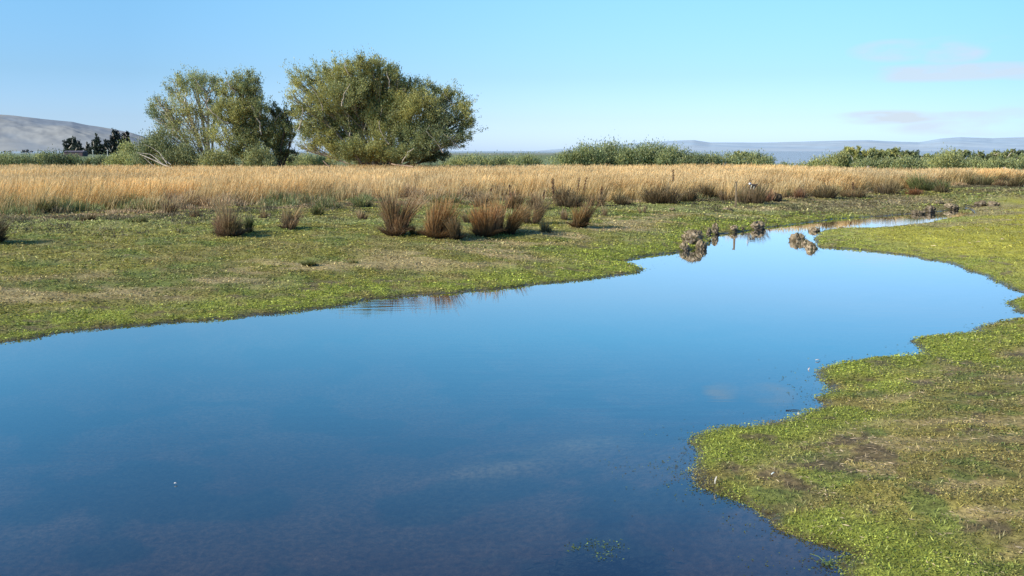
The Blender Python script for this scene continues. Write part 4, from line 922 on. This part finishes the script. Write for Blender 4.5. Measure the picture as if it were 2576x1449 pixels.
# ------------------------------------------------------------------ hills
def hills(name, ridge, d0, depth, label, cols, seed, rough):
    px = np.array([q[0] for q in ridge], float); py = np.array([q[1] for q in ridge], float)
    nx, ny = 520, 90
    xs = np.linspace(px[0], px[-1], nx); top = np.interp(xs, px, py)
    v = np.linspace(0, 1.4, ny)
    XS, VV = np.meshgrid(xs, v)
    az_ = np.arctan((XS-W0/2)/FPX); dist = (d0+depth*VV)
    ridge_h = (HORIZ-np.interp(XS, px, py))/FPX*(d0+depth)
    ridge_h = ridge_h + (fbm(XS, XS*0, 60, seed+2, 4)-.5)*rough*.35
    prof = np.where(VV < 1, np.clip(VV, 0, 1)**0.75*0.6+0.4*sstep(0, 1, VV), np.cos((VV-1)*2.2))
    wx = dist*np.tan(az_); wy = dist
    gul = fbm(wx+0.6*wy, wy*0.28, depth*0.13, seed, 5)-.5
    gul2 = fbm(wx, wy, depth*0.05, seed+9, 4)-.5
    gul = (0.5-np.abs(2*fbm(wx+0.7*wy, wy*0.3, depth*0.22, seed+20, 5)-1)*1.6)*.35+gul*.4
    Z_ = ridge_h*prof+(gul*rough*2.2+gul2*rough*.5)*np.sin(np.clip(VV, 0, 1)*math.pi)
    Z_ = np.where(VV > .97, np.minimum(Z_, ridge_h), Z_); Z_ = Z_-3
    P = np.stack([wx, wy, Z_], -1).reshape(-1, 3)
    ii, jj = np.meshgrid(np.arange(ny-1), np.arange(nx-1), indexing='ij')
    F = np.stack([ii*nx+jj, ii*nx+jj+1, (ii+1)*nx+jj+1, (ii+1)*nx+jj], -1).reshape(-1, 4)
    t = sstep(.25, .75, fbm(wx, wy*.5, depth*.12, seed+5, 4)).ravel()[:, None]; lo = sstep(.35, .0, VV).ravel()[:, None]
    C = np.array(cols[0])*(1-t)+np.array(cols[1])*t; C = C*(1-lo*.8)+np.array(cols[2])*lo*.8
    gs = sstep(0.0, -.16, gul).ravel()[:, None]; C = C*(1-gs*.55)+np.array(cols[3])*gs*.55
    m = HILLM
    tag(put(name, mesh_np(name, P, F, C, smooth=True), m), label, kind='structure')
HILLM = mat_veg('hazy_hillside', 0.0, .004, .06, .9, 0.0)  # distance haze is painted into the hills as bluish base colours
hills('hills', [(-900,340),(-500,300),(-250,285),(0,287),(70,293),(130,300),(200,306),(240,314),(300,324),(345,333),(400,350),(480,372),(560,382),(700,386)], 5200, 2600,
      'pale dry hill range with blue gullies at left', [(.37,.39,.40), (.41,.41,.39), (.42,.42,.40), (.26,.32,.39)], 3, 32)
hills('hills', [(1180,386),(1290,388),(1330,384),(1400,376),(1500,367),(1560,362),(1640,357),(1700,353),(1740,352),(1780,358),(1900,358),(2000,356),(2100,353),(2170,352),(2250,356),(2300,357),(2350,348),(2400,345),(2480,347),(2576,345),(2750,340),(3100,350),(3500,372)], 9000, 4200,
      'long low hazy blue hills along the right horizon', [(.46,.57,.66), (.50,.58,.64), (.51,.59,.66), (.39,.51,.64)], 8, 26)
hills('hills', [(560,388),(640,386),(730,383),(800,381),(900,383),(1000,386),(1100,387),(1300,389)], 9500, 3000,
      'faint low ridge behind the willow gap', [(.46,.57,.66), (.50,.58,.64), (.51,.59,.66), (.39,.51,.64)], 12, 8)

# ------------------------------------------------------------------ world, sun
SUN_EL, SUN_AZ = math.radians(30), math.radians(-118)      # azimuth from +Y towards +X
w = bpy.data.worlds.new('World'); sc.world = w; w.use_nodes = True
N, L = w.node_tree.nodes, w.node_tree.links; N.clear()
out = N.new('ShaderNodeOutputWorld'); bg = N.new('ShaderNodeBackground'); bg.inputs['Strength'].default_value = 0.1
sky = N.new('ShaderNodeTexSky'); sky.sky_type = 'NISHITA'; sky.sun_disc = False
sky.sun_elevation = SUN_EL; sky.sun_rotation = SUN_AZ % (2*math.pi); sky.air_density = 1.0; sky.dust_density = 0.6; sky.ozone_density = 2.0; sky.altitude = 200
tc = N.new('ShaderNodeTexCoord'); sx = N.new('ShaderNodeSeparateXYZ'); L.new(tc.outputs['Generated'], sx.inputs[0])
def m_(op, a, b=None, c=None, clamp=False):
    n = N.new('ShaderNodeMath'); n.operation = op; n.use_clamp = clamp
    for i, v in enumerate((a, b, c)):
        if v is None: continue
        if isinstance(v, (int, float)): n.inputs[i].default_value = v
        else: L.new(v, n.inputs[i])
    return n.outputs[0]
ramp = N.new('ShaderNodeValToRGB'); L.new(m_('MULTIPLY', sx.outputs['Z'], 1.0, clamp=True), ramp.inputs[0])
RAMP = [(.0, (1.38, 1.85, 3.2)), (2, (1.23, 1.55, 2.4)), (4.6, (1.14, 1.5, 2.0)), (9.2, (1.30, 1.87, 2.15)), (12, (.95, 2.1, 2.45)), (16, (.8, 2.1, 2.55)), (22, (.69, 1.85, 2.45)), (27, (.62, 1.4, 2.1)), (40, (.6, 1.0, 1.4)), (90, (.85, 1.0, 1.15))]
RAMP = [(math.sin(math.radians(a)), tuple(v/4 for v in c_)) for a, c_ in RAMP]
els = ramp.color_ramp.elements
for i, (pos, c3) in enumerate(RAMP):
    q = els[i] if i < 2 else els.new(pos)
    q.position = pos; q.color = (*c3, 1)
mul = N.new('ShaderNodeMix'); mul.data_type = 'RGBA'; mul.blend_type = 'MULTIPLY'; mul.inputs[0].default_value = 1
L.new(sky.outputs[0], mul.inputs[6]); L.new(ramp.outputs[0], mul.inputs[7])
_a = m_('SUBTRACT', m_('ARCTAN2', sx.outputs['X'], sx.outputs['Y']), .07); _f = m_('MINIMUM', m_('MULTIPLY', m_('MULTIPLY', _a, _a), 1.0), .22)
cx = N.new('ShaderNodeCombineXYZ')
for i_, k_ in enumerate((.95, .72, .55)): L.new(m_('MULTIPLY', m_('SUBTRACT', 1.0, m_('ADD', m_('MULTIPLY', _f, k_), m_('MULTIPLY', m_('MAXIMUM', _a, 0.0), (.14, .13, .1)[i_]))), 4.0), cx.inputs[i_])
gn = N.new('ShaderNodeVectorMath'); gn.operation = 'MULTIPLY'; L.new(mul.outputs[2], gn.inputs[0]); L.new(cx.outputs[0], gn.inputs[1])
azn = m_('ARCTAN2', sx.outputs['X'], sx.outputs['Y']); eln = m_('ARCSINE', sx.outputs['Z'])
no = N.new('ShaderNodeTexNoise'); no.inputs['Scale'].default_value = 11; no.inputs['Detail'].default_value = 7
mp = N.new('ShaderNodeMapping'); mp.inputs['Scale'].default_value = (1, 1, 3.5); L.new(tc.outputs['Generated'], mp.inputs[0]); L.new(mp.outputs[0], no.inputs['Vector'])
def azel(px, py):
    r = ray(px, py); return math.atan2(r[0], r[1]), math.atan2(r[2], math.hypot(r[0], r[1]))
acc = None
for (px, py, rx, ry, amp) in [(2250,127,85,22,.55),(2400,132,60,24,.75),(2380,182,220,18,.8),(2110,180,120,12,.35),(2230,296,110,15,.95),(2420,292,90,10,.6),(2560,290,70,12,.6),(2480,320,190,18,.75),(2580,180,60,16,.6),(2420,100,80,10,.25),(2650,305,120,40,.8)]:
    a0, e0 = azel(px, py); u = m_('MULTIPLY', m_('SUBTRACT', azn, a0), FPX/rx); v = m_('MULTIPLY', m_('SUBTRACT', eln, e0), FPX/ry)
    d2 = m_('ADD', m_('MULTIPLY', u, u), m_('MULTIPLY', v, v)); b = m_('MULTIPLY', m_('SUBTRACT', 1.6, d2, clamp=True), amp)
    acc = b if acc is None else m_('MAXIMUM', acc, b)
for (a0, e0, ra, re, amp) in [(.24, .262, .022, .010, .35), (.29, .262, .03, .012, .3)]:
    u = m_('MULTIPLY', m_('SUBTRACT', azn, a0), 1/ra); v = m_('MULTIPLY', m_('SUBTRACT', eln, e0), 1/re)
    d2 = m_('ADD', m_('MULTIPLY', u, u), m_('MULTIPLY', v, v)); acc = m_('MAXIMUM', acc, m_('MULTIPLY', m_('SUBTRACT', 1.3, d2, clamp=True), amp))
nm = N.new('ShaderNodeMapRange'); nm.inputs[1].default_value = .38; nm.inputs[2].default_value = .56; L.new(no.outputs['Fac'], nm.inputs[0])
mask = m_('MULTIPLY', acc, nm.outputs[0], clamp=True)
mc = N.new('ShaderNodeMix'); mc.data_type = 'RGBA'; L.new(m_('MULTIPLY', mask, .95), mc.inputs[0]); L.new(gn.outputs[0], mc.inputs[6])
CLOUD = (6.7, 7.7, 8.7, 1); mc.inputs[7].default_value = CLOUD
L.new(mc.outputs[2], bg.inputs[0]); L.new(bg.outputs[0], out.inputs[0])
sl = bpy.data.lights.new('sun', 'SUN'); sl.energy = 5.0; sl.angle = math.radians(.53); sl.color = (1, .93, .80)
so_ = bpy.data.objects.new('sun', sl); COL.objects.link(so_)
from mathutils import Vector
sd = Vector((math.sin(SUN_AZ)*math.cos(SUN_EL), math.cos(SUN_AZ)*math.cos(SUN_EL), math.sin(SUN_EL)))
so_.rotation_euler = sd.to_track_quat('Z', 'Y').to_euler(); so_.location = (-20, -10, 30)

# ------------------------------------------------------------------ camera, render
cd = bpy.data.cameras.new('camera'); cam = bpy.data.objects.new('camera', cd); COL.objects.link(cam)
cd.sensor_width = 36; cd.lens = 36*FPX/W0; cd.clip_end = 40000; cd.clip_start = .1
cam.location = (0, 0, HC); cam.rotation_euler = (math.pi/2-PITCH, 0, 0); sc.camera = cam
sc.view_settings.view_transform = 'Standard'; sc.view_settings.look = 'None'; sc.view_settings.exposure = 0
sc.cycles.max_bounces = 6; sc.cycles.transparent_max_bounces = 8; sc.cycles.diffuse_bounces = 2
